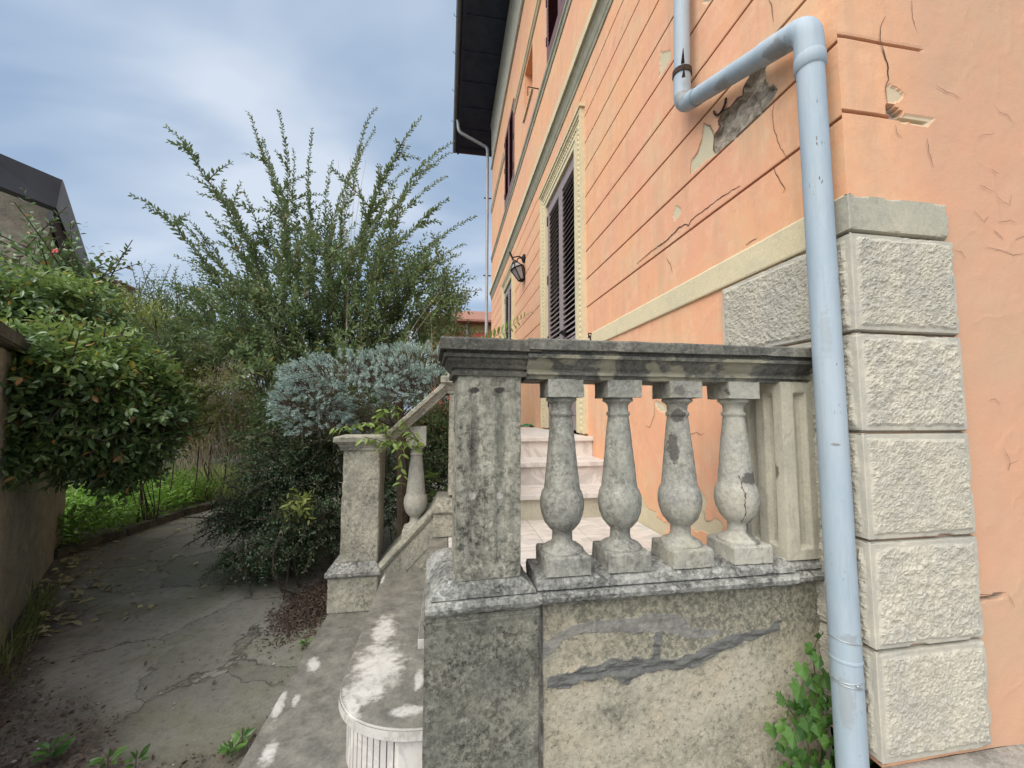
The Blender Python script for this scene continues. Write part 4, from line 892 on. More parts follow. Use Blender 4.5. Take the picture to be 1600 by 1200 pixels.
# ================================================================== STAIRS AND LANDING
stp = thing('entrance_steps', 'worn marble steps curving round behind the square pillar up to the louvred door', 'steps', (0.3, 2.0, 0))
def curved_slab(name, xl, ystr, yend, xend, ymin, z, th, m, y1, over=0.0, seed=0, flutes=0):
    """slab with a quarter-round near corner: straight edge x = xl from y1 to ystr, then rounding to (xend, ymin)"""
    pts = [(xl, y1)]
    n = 26
    for i in range(n + 1):
        t = i / n * math.pi / 2; pts.append((xend - (xend - xl) * math.cos(t) ** 0.85 if math.cos(t) > 1e-9 else xend, ystr - (ystr - ymin) * math.sin(t) ** 1.0))
    pts += [(xend + 0.4, ymin), (xend + 0.4, y1)]
    bm = bmesh.new()
    a = [bm.verts.new((x, y, z - th)) for x, y in pts]; b = [bm.verts.new((x, y, z)) for x, y in pts]; k = len(pts)
    for i in range(k): bm.faces.new((a[i], a[(i + 1) % k], b[(i + 1) % k], b[i]))
    bm.faces.new(a[::-1]); bm.faces.new(b)
    bmesh.ops.recalc_face_normals(bm, faces=bm.faces)
    es = [e for e in bm.edges if len(e.link_faces) == 2 and e.calc_face_angle(0) > 0.9]
    bmesh.ops.bevel(bm, geom=es, offset=0.005, segments=3, affect='EDGES', clamp_overlap=True)
    return bm_obj(name, bm, m, stp), pts
curved_slab('tread', -0.60, 1.25, 0, -0.02, 0.72, -0.06, 0.045, M['marble_dirty'], 2.60)
curved_slab('tread', -0.322, 1.42, 0, -0.02, 1.183, 0.13, 0.036, M['marble_dirty'], 2.31)
# riser under the curved tread: narrow marble strips with open joints
def riser(pts, inset, z0, z1, m, strip, gap):
    bm = bmesh.new(); P = [Vector((x, y)) for x, y in pts]
    C = []
    for i, p_ in enumerate(P):
        t = (P[min(i + 1, len(P) - 1)] - P[max(i - 1, 0)]).normalized(); C.append(p_ + Vector((-t.y, t.x)) * inset)
    L = [0]
    for a, b in zip(C, C[1:]): L.append(L[-1] + (b - a).length)
    def pos(s):
        for i in range(len(L) - 1):
            if s <= L[i + 1] or i == len(L) - 2: f = (s - L[i]) / max(1e-9, L[i + 1] - L[i]); return C[i].lerp(C[i + 1], f), (C[i + 1] - C[i]).normalized()
    s = 0
    while s < L[-1] - 0.004:
        e = min(s + strip - gap, L[-1]); p0_, t0 = pos(s); p1_, t1 = pos(e); n = Vector((-t0.y, t0.x)) * 0.02
        vs = [bm.verts.new((q.x, q.y, z)) for z in (z0, z1) for q in (p0_, p1_, p1_ + n, p0_ + n)]
        for f in ((3, 2, 1, 0), (4, 5, 6, 7), (0, 1, 5, 4), (1, 2, 6, 5), (2, 3, 7, 6), (3, 0, 4, 7)): bm.faces.new([vs[i] for i in f])
        s += strip
    return bm_obj('riser', bm, m, stp)
rp = [(-0.322, 2.3), (-0.322, 1.8), (-0.322, 1.42)] + [(-0.02 - 0.302 * math.cos(t) ** 0.85, 1.42 - 0.237 * math.sin(t)) for t in np.linspace(0.05, 1.45, 26)]
riser(rp, 0.026, -0.06, 0.094, M['marble'], 0.0215, 0.0042)
bm = bmesh.new(); box(bm, -0.118, -0.025, 1.2085, 1.24, -0.0595, 0.0935, 0.002); bm_obj('riser', bm, M['marble'], stp)
rp2 = [(-0.60, 2.55), (-0.60, 1.25)] + [(-0.02 - 0.58 * math.cos(t) ** 0.85, 1.25 - 0.53 * math.sin(t)) for t in np.linspace(0.05, 1.5, 26)]
riser(rp2, 0.03, -0.25, -0.105, M['marble_dirty'], 0.12, 0.002)
bm = bmesh.new(); box(bm, -0.55, -0.03, 1.30, 2.5, -0.25, -0.106); box(bm, -0.27, -0.03, 1.40, 2.3, -0.059, 0.093); bm_obj('step_core', bm, M['pedestal'], stp)
# landing slab, floor and rising flight
bm = bmesh.new(); box(bm, -0.075, 0.02, 1.302, 2.30, 0.275, 0.305, 0.003); worn(bm, 0.02, 0.0012, 71, 0.004); bm_obj('tread', bm, M['marble_dirty'], stp)
bm = bmesh.new(); box(bm, -0.045, 0.0, 1.32, 2.3, 0.131, 0.274); bm_obj('riser', bm, M['marble_dirty'], stp)
bm = bmesh.new(); xx = [0.022, 0.27, 0.53, 0.80, 1.05, 1.2325]; yy = [1.295, 1.62, 1.95, 2.28, 2.599]
for i in range(5):
    for j in range(4): box(bm, xx[i] + 0.0015, xx[i + 1] - 0.0015, yy[j] + 0.0015, yy[j + 1] - 0.0015, 0.20, 0.303, 0.002)
bm_obj('landing_paving', bm, M['marble'], stp)
bm = bmesh.new(); box(bm, 0.0, 1.232, 1.296, 2.6, -0.2, 0.199); bm_obj('landing_core', bm, M['pedestal'], stp)
for k in range(3):
    y = 2.585 + 0.325 * k; z = 0.305 + 0.165 * k; yt = y + 0.36 if k < 2 else 5.4
    bm = bmesh.new(); box(bm, 0.235, 1.2322, y - 0.03, yt, z + 0.132, z + 0.1655, 0.004); worn(bm, 0.05, 0.0008, 72 + k, 0.002); bm_obj('tread', bm, M['marble'], stp)
    bm = bmesh.new(); box(bm, 0.245, 1.2315, y, yt, z - 0.003, z + 0.131); bm_obj('riser', bm, M['marble'] if k else M['halfpier'], stp)
bm = bmesh.new(); box(bm, 0.10, 0.233, 2.60, 5.4, -0.24, 0.86, 0.01); bm_obj('cheek_wall', bm, M['far_stone'], stp)
mat_ = thing('floor_mat', 'small dark green crumpled mat lying on the top step', 'mat', tuple(at(822, 666, 'Z', 0.815)))
p = at(824, 666, 'Z', 0.812); bm = bmesh.new()
bmesh.ops.create_grid(bm, x_segments=24, y_segments=16, size=0.5)
M['greenmat'] = plain('green_cloth', (0.03, 0.16, 0.07), 0.9, 0, 0.3, 30, 0.5)
for v in bm.verts: v.co = Vector((p[0] + v.co.x * 0.26, p[1] + 0.12 + v.co.y * 0.3, 0.8075 + 0.03 * max(0, float(vnoise(np.array([[v.co.x, v.co.y, 0]]), 5, 3)[0])) + 0.012 * (1 - abs(v.co.x) * 2)))
bmesh.ops.solidify(bm, geom=bm.faces, thickness=0.006); bm_obj('cloth', bm, M['greenmat'], mat_, True)
# ================================================================== FAR STAIR BALUSTRADE
fb = thing('stair_balustrade', 'sloping stone stair balustrade with a square end pier below the blue spruce', 'balustrade', (-0.4, 2.4, 0))
YF = 2.29
def capstack(cx, cy, z, w, k=1.0):
    return [(z, w, w), (z + .0005, w + .010 * k, w + .010 * k), (z + .014 * k, w + .012 * k, w + .012 * k), (z + .0145 * k, w + .008 * k, w + .008 * k), (z + .03 * k, w + .018 * k, w + .018 * k), (z + .045 * k, w + .028 * k, w + .028 * k), (z + .0455 * k, w + .034 * k, w + .034 * k), (z + .055 * k, w + .036 * k, w + .036 * k), (z + .056 * k, w + .045 * k, w + .045 * k), (z + .084 * k, w + .046 * k, w + .046 * k), (z + .09 * k, w + .041 * k, w + .041 * k)]
cx, w = -0.455, 0.099
bm = bmesh.new(); stack(bm, cx - 0.022, YF + 0.145, [(-0.06, 0.128, 0.14), (0.115, 0.13, 0.14), (0.125, 0.133, 0.143)]); worn(bm, 0.013, 0.004, 80, 0.01, 0.005); bm_obj('pier_base', bm, M['far_stone'], fb)
bm = bmesh.new(); stack(bm, cx - 0.02, YF + 0.145, [(0.1255, 0.136, 0.15), (0.135, 0.142, 0.156), (0.15, 0.143, 0.157), (0.160, 0.136, 0.15), (0.166, 0.128, 0.142), (0.18, 0.118, 0.13), (0.195, 0.106, 0.116)]); worn(bm, 0.013, 0.003, 81, 0.007); bm_obj('base_moulding', bm, M['sill'], fb)
bm = bmesh.new(); stack(bm, cx, YF + 0.125, [(0.19, w, w), (0.80, w - 0.002, w)]); worn(bm, 0.014, 0.003, 82, 0.006, 0.004); bm_obj('pier', bm, M['far_stone'], fb)
bm = bmesh.new(); stack(bm, cx - 0.004, YF + 0.125, capstack(0, 0, 0.792, w, 0.85)); worn(bm, 0.011, 0.0022, 83, 0.006, 0.001); bm_obj('capital', bm, M['far_stone'], fb)
# upper pier
ux, uw = 0.118, 0.099
bm = bmesh.new(); stack(bm, ux - 0.05, YF + 0.13, [(0.306, 0.13, 0.12), (0.435, 0.13, 0.12)]); stack(bm, ux - 0.05, YF + 0.13, [(0.4355, 0.13, 0.13), (0.445, 0.138, 0.14), (0.475, 0.138, 0.14), (0.485, 0.128, 0.13), (0.515, 0.115, 0.11)]); worn(bm, 0.014, 0.003, 84, 0.006, 0.003); bm_obj('pier_base', bm, M['far_stone'], fb)
bm = bmesh.new(); stack(bm, ux, YF + 0.13, [(0.53, uw, uw), (1.13, uw, uw)]); worn(bm, 0.014, 0.002, 85, 0.004, 0.004); bm_obj('pier', bm, M['far_stone'], fb)
bm = bmesh.new(); stack(bm, ux, YF + 0.13, capstack(0, 0, 1.11, uw, 1.12)); worn(bm, 0.012, 0.0022, 86, 0.006, 0.001); bm_obj('capital', bm, M['far_stone'], fb)
bm = bmesh.new(); stack(bm, 0.02, YF + 0.13, [(1.205, 0.016, 0.03), (1.25, 0.012, 0.02)]); worn(bm, 0.01, 0.004, 87); bm_obj('broken_block', bm, M['far_stone'], fb)
# sloping rail and sloping plinth wall (profile across y, swept along the slope)
def sweep2(bm, prof, A, B):
    """prof (y, dz) swept from A=(x,z) to B=(x,z), ends vertical"""
    a = [bm.verts.new((A[0], y, A[1] + d)) for y, d in prof]; b = [bm.verts.new((B[0], y, B[1] + d)) for y, d in prof]; n = len(prof)
    for k in range(n): bm.faces.new((a[k], a[(k + 1) % n], b[(k + 1) % n], b[k]))
    bm.faces.new(a[::-1]); bm.faces.new(b)
bm = bmesh.new(); y0 = YF + 0.03; y1 = YF + 0.22
sweep2(bm, [(y0 + .012, -.085), (y0, -.083), (y0 - .004, -.066), (y0 - .016, -.040), (y0 - .026, -.034), (y0 - .028, -.030), (y0 - .036, -.028), (y0 - .037, -.004), (y0 - .030, 0), (y1 + .03, 0), (y1 + .037, -.004), (y1 + .028, -.034), (y1, -.083)], (-0.37, 0.848), (0.06, 1.245)); worn(bm, 0.014, 0.002, 88, 0.005); bm_obj('sloping_rail', bm, M['far_stone'], fb)
bm = bmesh.new()
sweep2(bm, [(y0 - .0, -.20), (y0 - .0, -.055), (y0 - .012, -.05), (y0 - .020, -.03), (y0 - .012, -.012), (y0 - .0, 0), (y1, 0), (y1, -.2)], (-0.36, 0.165), (-0.06, 0.475)); worn(bm, 0.013, 0.004, 89, 0.008); bm_obj('sloping_plinth', bm, M['far_stone'], fb)
bm = bmesh.new(); vs = []
for y in (y0 + 0.004, y1 - 0.004): vs.append([bm.verts.new(q) for q in ((-0.36, y, -0.055), (0.0, y, -0.055), (0.0, y, 0.42), (-0.06, y, 0.37), (-0.36, y, 0.06))])
bm.faces.new(vs[0]); bm.faces.new(vs[1][::-1])
for k in range(5): bm.faces.new((vs[0][k], vs[1][k], vs[1][(k + 1) % 5], vs[0][(k + 1) % 5]))
worn(bm, 0.013, 0.0025, 90, 0.0); bm_obj('side_wall', bm, M['far_stone'], fb)
baluster(-0.166, YF + 0.115, -0.238, M['bal_cream'], 91, fb, None, 1.16, 0.50)
# ================================================================== GROUND
def ground_mat():
    m, nt, b = newmat('dirty_flagstones'); s = NB(nt)
    wob = s.n('ShaderNodeTexNoise'); wob.inputs['Scale'].default_value = 1.6; wob.inputs['Detail'].default_value = 9; wob.inputs['Roughness'].default_value = 0.62; s.link(s.g, wob.inputs['Vector'])
    ad = s.n('ShaderNodeMix', data_type='RGBA', blend_type='LINEAR_LIGHT'); ad.inputs[0].default_value = 0.35; s.link(s.g, ad.inputs[6]); s.link(wob.outputs['Color'], ad.inputs[7])
    v = s.n('ShaderNodeTexVoronoi', feature='DISTANCE_TO_EDGE'); v.inputs['Scale'].default_value = 1.35; s.link(ad.outputs[2], v.inputs['Vector'])
    vc = s.n('ShaderNodeTexVoronoi', feature='F1'); vc.inputs['Scale'].default_value = 1.35; s.link(ad.outputs[2], vc.inputs['Vector'])
    c = s.mix(s.step(s.noise(3.5, 6, 0.65), 0.35, 0.65), (0.21, 0.20, 0.168), (0.36, 0.335, 0.285))
    c = s.mix(0.6, c, s.mix(vc.outputs['Color'], (0.10, 0.10, 0.085), (0.42, 0.40, 0.35)))
    c = s.mix(s.math('MULTIPLY', s.step(s.noise(1.7, 8, 0.7, loc=(3, 3, 0)), 0.46, 0.58), 0.6), c, (0.19, 0.195, 0.12))
    c = s.mix(s.math('MULTIPLY', s.step(v.outputs['Distance'], 0.014, 0.002), s.math('MULTIPLY', s.step(s.noise(4, 4), 0.35, 0.5), 0.75)), c, (0.035, 0.033, 0.027))
    soil = s.mix(s.step(s.noise(45, 6, 0.8), 0.4, 0.62), (0.035, 0.027, 0.02), (0.17, 0.13, 0.105))
    c = s.mix(s.attr('soil'), c, soil)
    c = s.mix(s.math('MULTIPLY', s.step(s.noise(190, 3, 0.8), 0.66, 0.72), 0.5), c, (0.30, 0.29, 0.25))
    c = s.mix(s.math('MULTIPLY', s.step(s.noise(24, 10, 0.82), 0.50, 0.62), 0.5), c, (0.10, 0.095, 0.08))
    c = s.mix(s.math('MULTIPLY', s.step(s.noise(40, 10, 0.85, loc=(3, 0, 0)), 0.54, 0.64), 0.4), c, (0.36, 0.34, 0.30))
    s.link(c, b.inputs['Base Color']); b.inputs['Roughness'].default_value = 0.85
    s.bump(s.step(v.outputs['Distance'], 0.0, 0.01), 0.2, 0.005, b); s.bump(s.noise(30, 10, 0.8), 0.8, 0.012, b)
    return m
M['ground'] = ground_mat()
M['soil'] = plain('dark_garden_soil', (0.05, 0.042, 0.03), 0.95, 0, 0.5, 10, 0.8)
GZL = -0.24
def bed_mask(x, y):  # left planting bed and soil drifts
    return x
def g_func(x, y):
    p = np.stack([x, y, np.zeros_like(x)], 1)
    n = fbm(p, 2.2, 4, 100); n2 = fbm(p, 7, 4, 103)
    near = np.clip((1.95 - y) / 0.35 + n * 1.6, 0, 1) * np.clip((-0.2 - x) / 0.2, 0, 1)
    leftd = np.clip(((-1.75 - 0.62 * (y - 2.2)) - x) / 0.2 + n * 1.1 + n2 * 0.5, 0, 1) * np.clip((4.4 - y), 0, 1)
    bottoml = np.clip((-1.15 - x) / 0.3 + (1.9 - y) / 0.4 + n * 1.5, 0, 1) * np.clip((2.25 - y) / 0.3, 0, 1)
    soil = np.clip(np.maximum.reduce([near, leftd, bottoml * 0.8]), 0, 1)
    d = 0.008 * fbm(p, 1.5, 3, 101) + soil * (0.006 + 0.008 * n2)
    return d, {'soil': soil}
P, F, a = sheet(lines(-5.2, 0.2, 0.022), lines(0.2, 7.6, 0.022), g_func, lambda x, y, d: np.stack([x, y, GZL + d], 1))
tag(np_mesh('path', P, F, M['ground'], None, True, a), kind='structure')
bm = bmesh.new(); box(bm, -150, 150, -40, 250, -0.6, -0.262); tag(bm_obj('ground', bm, M['soil']), kind='structure')
M['concrete'] = stone('pale_concrete', (0.42, 0.40, 0.36), (0.30, 0.28, 0.25), (0.15, 0.14, 0.12), 0.5, 0.3, 0, 16, 0.4)
bm = bmesh.new(); box(bm, 1.215, 9, -3, 1.0085, -0.26, 0.0); box(bm, 0.0, 1.213, -3, 1.13, -0.27, -0.12, 0.01); tag(bm_obj('pavement', bm, M['concrete']), kind='structure')
# ================================================================== PLANTS
def leafcloud(name, base, axis, length, width, m, parent, nrm=None, fold=0.25, shape='oval', seed=0, curl=0.15):
    """many single leaves; every leaf is a folded little blade. base (N,3), axis (N,3), length (N,)"""
    r = np.random.default_rng(seed); N = len(base)
    axis = axis / (np.linalg.norm(axis, axis=1)[:, None] + 1e-9)
    if nrm is None: nrm = r.normal(size=(N, 3)) * 0.6 + np.array([0, 0, 1.0])
    side = np.cross(axis, nrm); side /= np.linalg.norm(side, axis=1)[:, None] + 1e-9
    up_ = np.cross(side, axis)
    L = np.broadcast_to(length, (N,))[:, None]; W = L * width
    if shape == 'needle':
        V = np.stack([base - side * W * 0.5, base + side * W * 0.5, base + axis * L], 1).reshape(-1, 3)
        F = np.arange(N * 3).reshape(N, 3)
        k = 3
    elif shape == 'small':
        V = np.stack([base, base + axis * L * 0.5 + side * W * 0.5 + up_ * W * fold, base + axis * L, base + axis * L * 0.5 - side * W * 0.5 + up_ * W * fold], 1).reshape(-1, 3)
        i = np.arange(N)[:, None] * 4; F = np.concatenate([i + [0, 1, 2], i + [0, 2, 3]], 0); k = 4
    else:
        dn = -up_ * L * curl
        rows = [(0.0, 0), (0.28, 0.42), (0.6, 0.46), (0.85, 0.24)]
        pts = [base]
        for t, w in rows[1:]:
            c = base + axis * L * t + dn * t * t
            pts += [c + side * W * w + up_ * W * fold * w, c, c - side * W * w + up_ * W * fold * w]
        pts.append(base + axis * L + dn)
        V = np.stack(pts, 1).reshape(-1, 3); i = np.arange(N)[:, None] * 11
        tri = [[0, 1, 2], [0, 2, 3], [1, 4, 5], [1, 5, 2], [2, 5, 6], [2, 6, 3], [4, 7, 8], [4, 8, 5], [5, 8, 9], [5, 9, 6], [7, 10, 8], [8, 10, 9]]
        F = np.concatenate([i + t for t in tri], 0); k = 11
    rnd = np.repeat(r.random(N), k)
    return np_mesh(name, V, F, m, parent, False, {'rnd': rnd})
def shoot_leaves(pts, spacing, length, rg, spread=0.9, droop=0.0, whorl=1):
    """leaves set alternately along a shoot polyline -> base, axis, len"""
    pts = np.asarray(pts, float); seg = np.linalg.norm(np.diff(pts, axis=0), axis=1); cum = np.concatenate([[0], np.cumsum(seg)])
    s = np.arange(0, cum[-1], spacing) + rg.random() * spacing; s = s[s < cum[-1]]
    if len(s) == 0: return np.zeros((0, 3)), np.zeros((0, 3)), np.zeros(0)
    P = np.stack([np.interp(s, cum, pts[:, k]) for k in range(3)], 1)
    T = np.stack([np.interp(s, (cum[:-1] + cum[1:]) / 2, (np.diff(pts, axis=0) / seg[:, None])[:, k]) for k in range(3)], 1)
    a = np.cross(T, [0.3, 0.2, 0.93]); a /= np.linalg.norm(a, axis=1)[:, None] + 1e-9; b = np.cross(T, a)
    ph = rg.random(len(s)) * 0.9 + np.arange(len(s)) * 2.4
    D = T * 0.75 + (a * np.cos(ph)[:, None] + b * np.sin(ph)[:, None]) * spread + np.array([0, 0, -droop])
    t = s / cum[-1]
    return P, D, length * (0.75 + 0.5 * rg.random(len(s))) * np.clip(1.25 - t * 0.65, 0.4, 1.1)
def bez(a, c, b, n=9):
    t = np.linspace(0, 1, n)[:, None]; a, c, b = map(np.asarray, (a, c, b)); return a * (1 - t) ** 2 + c * 2 * t * (1 - t) + b * t * t
def stems(name, polys, r0, r1, m, parent, seg=4):
    bm = bmesh.new()
    for p in polys:
        n = len(p); tube(bm, p, [r0 + (r1 - r0) * i / (n - 1) for i in range(n)], seg, False)
    return bm_obj(name, bm, m, parent)
def blob(rg, n, c, r, shell=0.55):
    d = rg.normal(size=(n, 3)); d /= np.linalg.norm(d, axis=1)[:, None]
    k = (shell + (1 - shell) * rg.random(n)) ** 0.8
    return np.array(c) + d * np.array(r) * k[:, None], d
# ---- the big arching shrub
rg = np.random.default_rng(3)
YS = 4.7
shrub = thing('arching_shrub', 'huge wild shrub with long arching leafy sprays standing against the sky', 'shrub', (-1.35, YS, GZL))
tips = [(258,198),(205,305),(315,272),(388,176),(435,172),(410,215),(488,200),(458,232),(588,168),(586,202),(658,185),(640,228),(708,222),(703,238),(698,275),(700,312),(745,338),(726,382),(720,398),(752,452),(718,422),(325,335),(345,300),(252,330),(272,400),(238,440),(300,420),(520,250),(545,300),(620,290),(560,235),(640,262),(600,330),(380,300),(420,250),(480,280),(395,395),(350,360),(660,350),(690,405),(730,470),(700,440),(500,330),(450,320),(555,350)]
SP, SD, SL = [], [], []; st = []
def add_shoot(pl, spacing, ln, **k):
    b, d, l = shoot_leaves(pl, spacing, ln, rg, **k); SP.append(b); SD.append(d); SL.append(l)
for i, (x, y) in enumerate(tips):
    d = YS + rg.uniform(-0.7, 0.6) - 0.15
    tip = at(x, y, 'Y', d)
    rx = 480 + (x - 480) * 0.28; root = at(rx, 640, 'Y', YS + rg.uniform(-0.4, 0.4))
    cx_ = rx + (x - rx) * 0.26; cy_ = y + (640 - y) * (0.16 if abs(x - 480) > 60 else 0.35)
    ctrl = at(cx_, cy_, 'Y', d)
    pl = bez(root, ctrl, tip, 16); w_ = np.linspace(0, 1, 16)[:, None]; pl = pl + np.array([1, 0.4, 0.3]) * (0.05 * np.sin(w_ * rg.uniform(5, 11) + rg.uniform(0, 6)) * np.sin(w_ * math.pi)); st.append(pl)
    L = np.linalg.norm(np.diff(pl, axis=0), axis=1).sum()
    k0 = 7
    add_shoot(pl[k0:], 0.0125, 0.062, spread=0.75); add_shoot(pl[2:k0 + 1], 0.02, 0.06, spread=0.9)
    for j in range(rg.integers(6, 12)):                # side shoots
        t = rg.uniform(0.2, 0.85) ** 1.25; k = int(t * 15); b0 = pl[k]; T = pl[min(k + 1, 15)] - pl[k - 1]; T /= np.linalg.norm(T)
        dd = T * rg.uniform(0.3, 1.0) + rg.normal(size=3) * np.array([0.8, 0.35, 0.35]) + np.array([0.1 * (x - 480) / 200, 0, 0.35]); dd /= np.linalg.norm(dd)
        ll = rg.uniform(0.2, 0.95) * (1.15 - t)
        q = bez(b0, b0 + dd * ll * 0.5 + [0, 0, 0.12 * ll], b0 + dd * ll - [0, 0, 0.10 * ll], 6); st.append(q); add_shoot(q, 0.0135, 0.056, spread=0.8)
def outline_top(x):                                     # top of the dense body in photo rows
    return np.interp(x, [225, 300, 350, 400, 480, 560, 640, 700, 760], [545, 480, 450, 415, 385, 380, 400, 440, 490])
for i in range(1500):                                    # dense body
    x = rg.uniform(240, 755); y = rg.uniform(outline_top(x) + 10, 720 if x < 560 else 600)
    if (x < 395 and y > 575) or (x > 712 and y > 462): continue
    d = YS + rg.uniform(-0.8, 0.9) - (0.4 if y > 560 else 0); b0 = at(x, y, 'Y', d)
    o = np.array([(x - 480) / 420, rg.uniform(-0.6, 0.2), 0.75 if y < 600 else 0.35]) + rg.normal(size=3) * 0.35; o /= np.linalg.norm(o)
    ll = rg.uniform(0.2, 0.55); q = bez(b0, b0 + o * ll * 0.5 + [0, 0, 0.03], b0 + o * ll + [0, 0, -0.06], 5); 
    if i % 3 == 0: st.append(q)
    add_shoot(q, 0.016, 0.062, spread=0.95)
for i in range(420):                                    # shaded base
    x = rg.uniform(400, 560); y = rg.uniform(640, 830); b0 = at(x, y, 'Y', YS - rg.uniform(0.2, 0.7))
    o = np.array([rg.normal() * 0.6, -0.6, rg.normal() * 0.4]); o /= np.linalg.norm(o); q = bez(b0, b0 + o * 0.15, b0 + o * 0.3 - [0, 0, 0.06], 4); add_shoot(q, 0.018, 0.05)
SP, SD, SL = np.vstack(SP), np.vstack(SD), np.concatenate(SL)
leafcloud('foliage', SP, SD, SL * 1.0, 0.48, M['l_big'], shrub, shape='small', seed=5)
trunks = [bez((-1.35 + rg.normal() * 0.12, YS + rg.normal() * 0.12, GZL), (-1.3 + rg.normal() * 0.3, YS, 0.5), at(rg.uniform(380, 600), rg.uniform(400, 600), 'Y', YS + rg.normal() * 0.2), 8) for _ in range(14)]
stems('trunk', trunks, 0.03, 0.008, M['bark'], shrub, 6)
stems('branches', st, 0.006, 0.002, M['twig'], shrub, 3)
dry = [bez(at(540, 560, 'Y', 4.2), at(545, 380, 'Y', 4.2), at(x, y, 'Y', 4.3), 8) for x, y in ((560, 228), (548, 245), (528, 250), (572, 250))] 
stems('dry_stem', dry, 0.004, 0.0015, M['twig_dry'], shrub, 3)
# ---- generic bush
def bush(name, label, cat, loc, blobs, m, n, leaf, width, rg, shape='small', spacing=0.02, sl=(0.12, 0.3), grow=(0, 0, 0.3), m2=None, f2=0.0, group=None, shell=0.35, woody=True, droop=0.1):
    t = thing(name, label, cat, loc, group)
    B = [[], []]; D = [[], []]; LL = [[], []]; tw = []
    tot = sum(b[2] for b in blobs)
    for c, r, w in blobs:
        P, N_ = blob(rg, int(n * w / tot), c, r, shell)
        for p, nn in zip(P, N_):
            ln = rg.uniform(*sl); dd = nn * 0.8 + np.array(grow) + rg.normal(size=3) * 0.35; dd /= np.linalg.norm(dd)
            q = bez(p - dd * ln * 0.5, p, p + dd * ln * 0.5 - [0, 0, ln * droop], 4)
            b, d, l = shoot_leaves(q, spacing, leaf, rg, spread=1.0)
            k = 1 if (m2 and nn[2] + rg.normal() * 0.35 > 1 - f2 * 1.6 ) else 0
            B[k].append(b); D[k].append(d); LL[k].append(l)
            if len(tw) < 900 and rg.random() < 0.4: tw.append(q)
    for k, mm in ((0, m), (1, m2)):
        if B[k]: leafcloud('foliage' if k == 0 else 'young_foliage', np.vstack(B[k]), np.vstack(D[k]), np.concatenate(LL[k]), width, mm, t, shape=shape, seed=int(rg.integers(1e6)))
    if woody:
        g0 = np.array([loc[0], loc[1], loc[2]])
        for c, r, w in blobs:
            for _ in range(2 if n > 1500 else 4): tw.append(bez(g0 + rg.normal(size=3) * [0.06, 0.06, 0], (g0 + np.array(c)) / 2 + rg.normal(size=3) * 0.1, np.array(c) + rg.normal(size=3) * np.array(r) * 0.4, 6))
    stems('twigs', tw, 0.006, 0.003, M['twig'], t, 4)
    return t
G = GZL
# left glossy bush leaning over the garden wall
c = lambda x, y, d: tuple(at(x, y, 'Y', d))
r2 = np.random.default_rng(21)
bush('camellia_bush', 'glossy broad leaved bush spilling over the left garden wall', 'bush', (-2.75, 3.35, G),
     [(c(60, 560, 2.9), (0.45, 0.5, 0.34), 1.2), (c(135, 600, 2.7), (0.38, 0.5, 0.36), 1.6), (c(205, 640, 2.75), (0.24, 0.4, 0.33), 1.1), (c(110, 690, 2.75), (0.36, 0.35, 0.20), 0.8), (c(30, 490, 2.9), (0.36, 0.4, 0.26), 0.8), (c(95, 480, 3.0), (0.30, 0.4, 0.22), 0.5), (c(190, 720, 2.85), (0.20, 0.25, 0.16), 0.4), (c(20, 700, 2.4), (0.2, 0.2, 0.15), 0.15)],
     M['l_camellia'], 3100, 0.060, 0.42, r2, 'oval', 0.016, (0.10, 0.24), (0.05, -0.15, 0.25), M['l_new'], 0.34, woody=False)
# yellow green hedge bush behind it
bush('green_shrub', 'shadowed green shrub behind the single far baluster', 'shrub', (-0.1, 4.2, G), [(c(680, 690, 4.1), (0.40, 0.3, 0.5), 1)], M['l_big'], 420, 0.045, 0.5, r2, 'small', 0.014, (0.12, 0.3), (0, 0, 0.3))
rb_ = bush('rose_bush', 'sparse thin stemmed rose climbing in front of the outbuilding wall', 'rose', (-3.3, 3.6, G), [(c(60, 400, 3.6), (0.55, 0.3, 0.28), 1), (c(120, 430, 3.6), (0.3, 0.3, 0.3), 0.6)], M['l_camellia'], 60, 0.06, 0.45, r2, 'oval', 0.03, (0.3, 0.7), (0, 0, 0.5))
M['petal'] = plain('pink_petal', (0.75, 0.12, 0.12), 0.5); bm = bmesh.new()
for k in range(7): bmesh.ops.create_icosphere(bm, subdivisions=1, radius=0.009, matrix=Matrix.Translation(Vector(c(88, 393, 3.4)) + Vector((math.cos(k) * 0.013, -0.01, math.sin(k * 1.7) * 0.012))) @ Matrix.Diagonal((1, 0.5, 0.8, 1)))
bm_obj('bloom', bm, M['petal'], rb_)
bush('privet_bush', 'rounded yellow green bush right behind the glossy left bush', 'bush', (-3.2, 5.0, G),
     [(c(215, 560, 4.4), (0.62, 0.6, 0.55), 1.5), (c(250, 640, 4.5), (0.45, 0.5, 0.45), 1.0), (c(150, 500, 4.8), (0.7, 0.6, 0.4), 1.0)], M['l_hedge'], 1500, 0.045, 0.42, r2, 'small', 0.014, (0.12, 0.3), (0, 0, 0.5))
bush('background_bush', 'thin leafed bush rising between the yellow green bush and the arching shrub', 'bush', (-3.3, 6.6, G),
     [(c(255, 510, 6.2), (0.6, 0.5, 0.75), 1), (c(225, 500, 6.6), (0.6, 0.5, 0.4), 0.6)], M['l_big'], 420, 0.05, 0.4, r2, 'small', 0.02, (0.25, 0.6), (0, 0, 1.0))
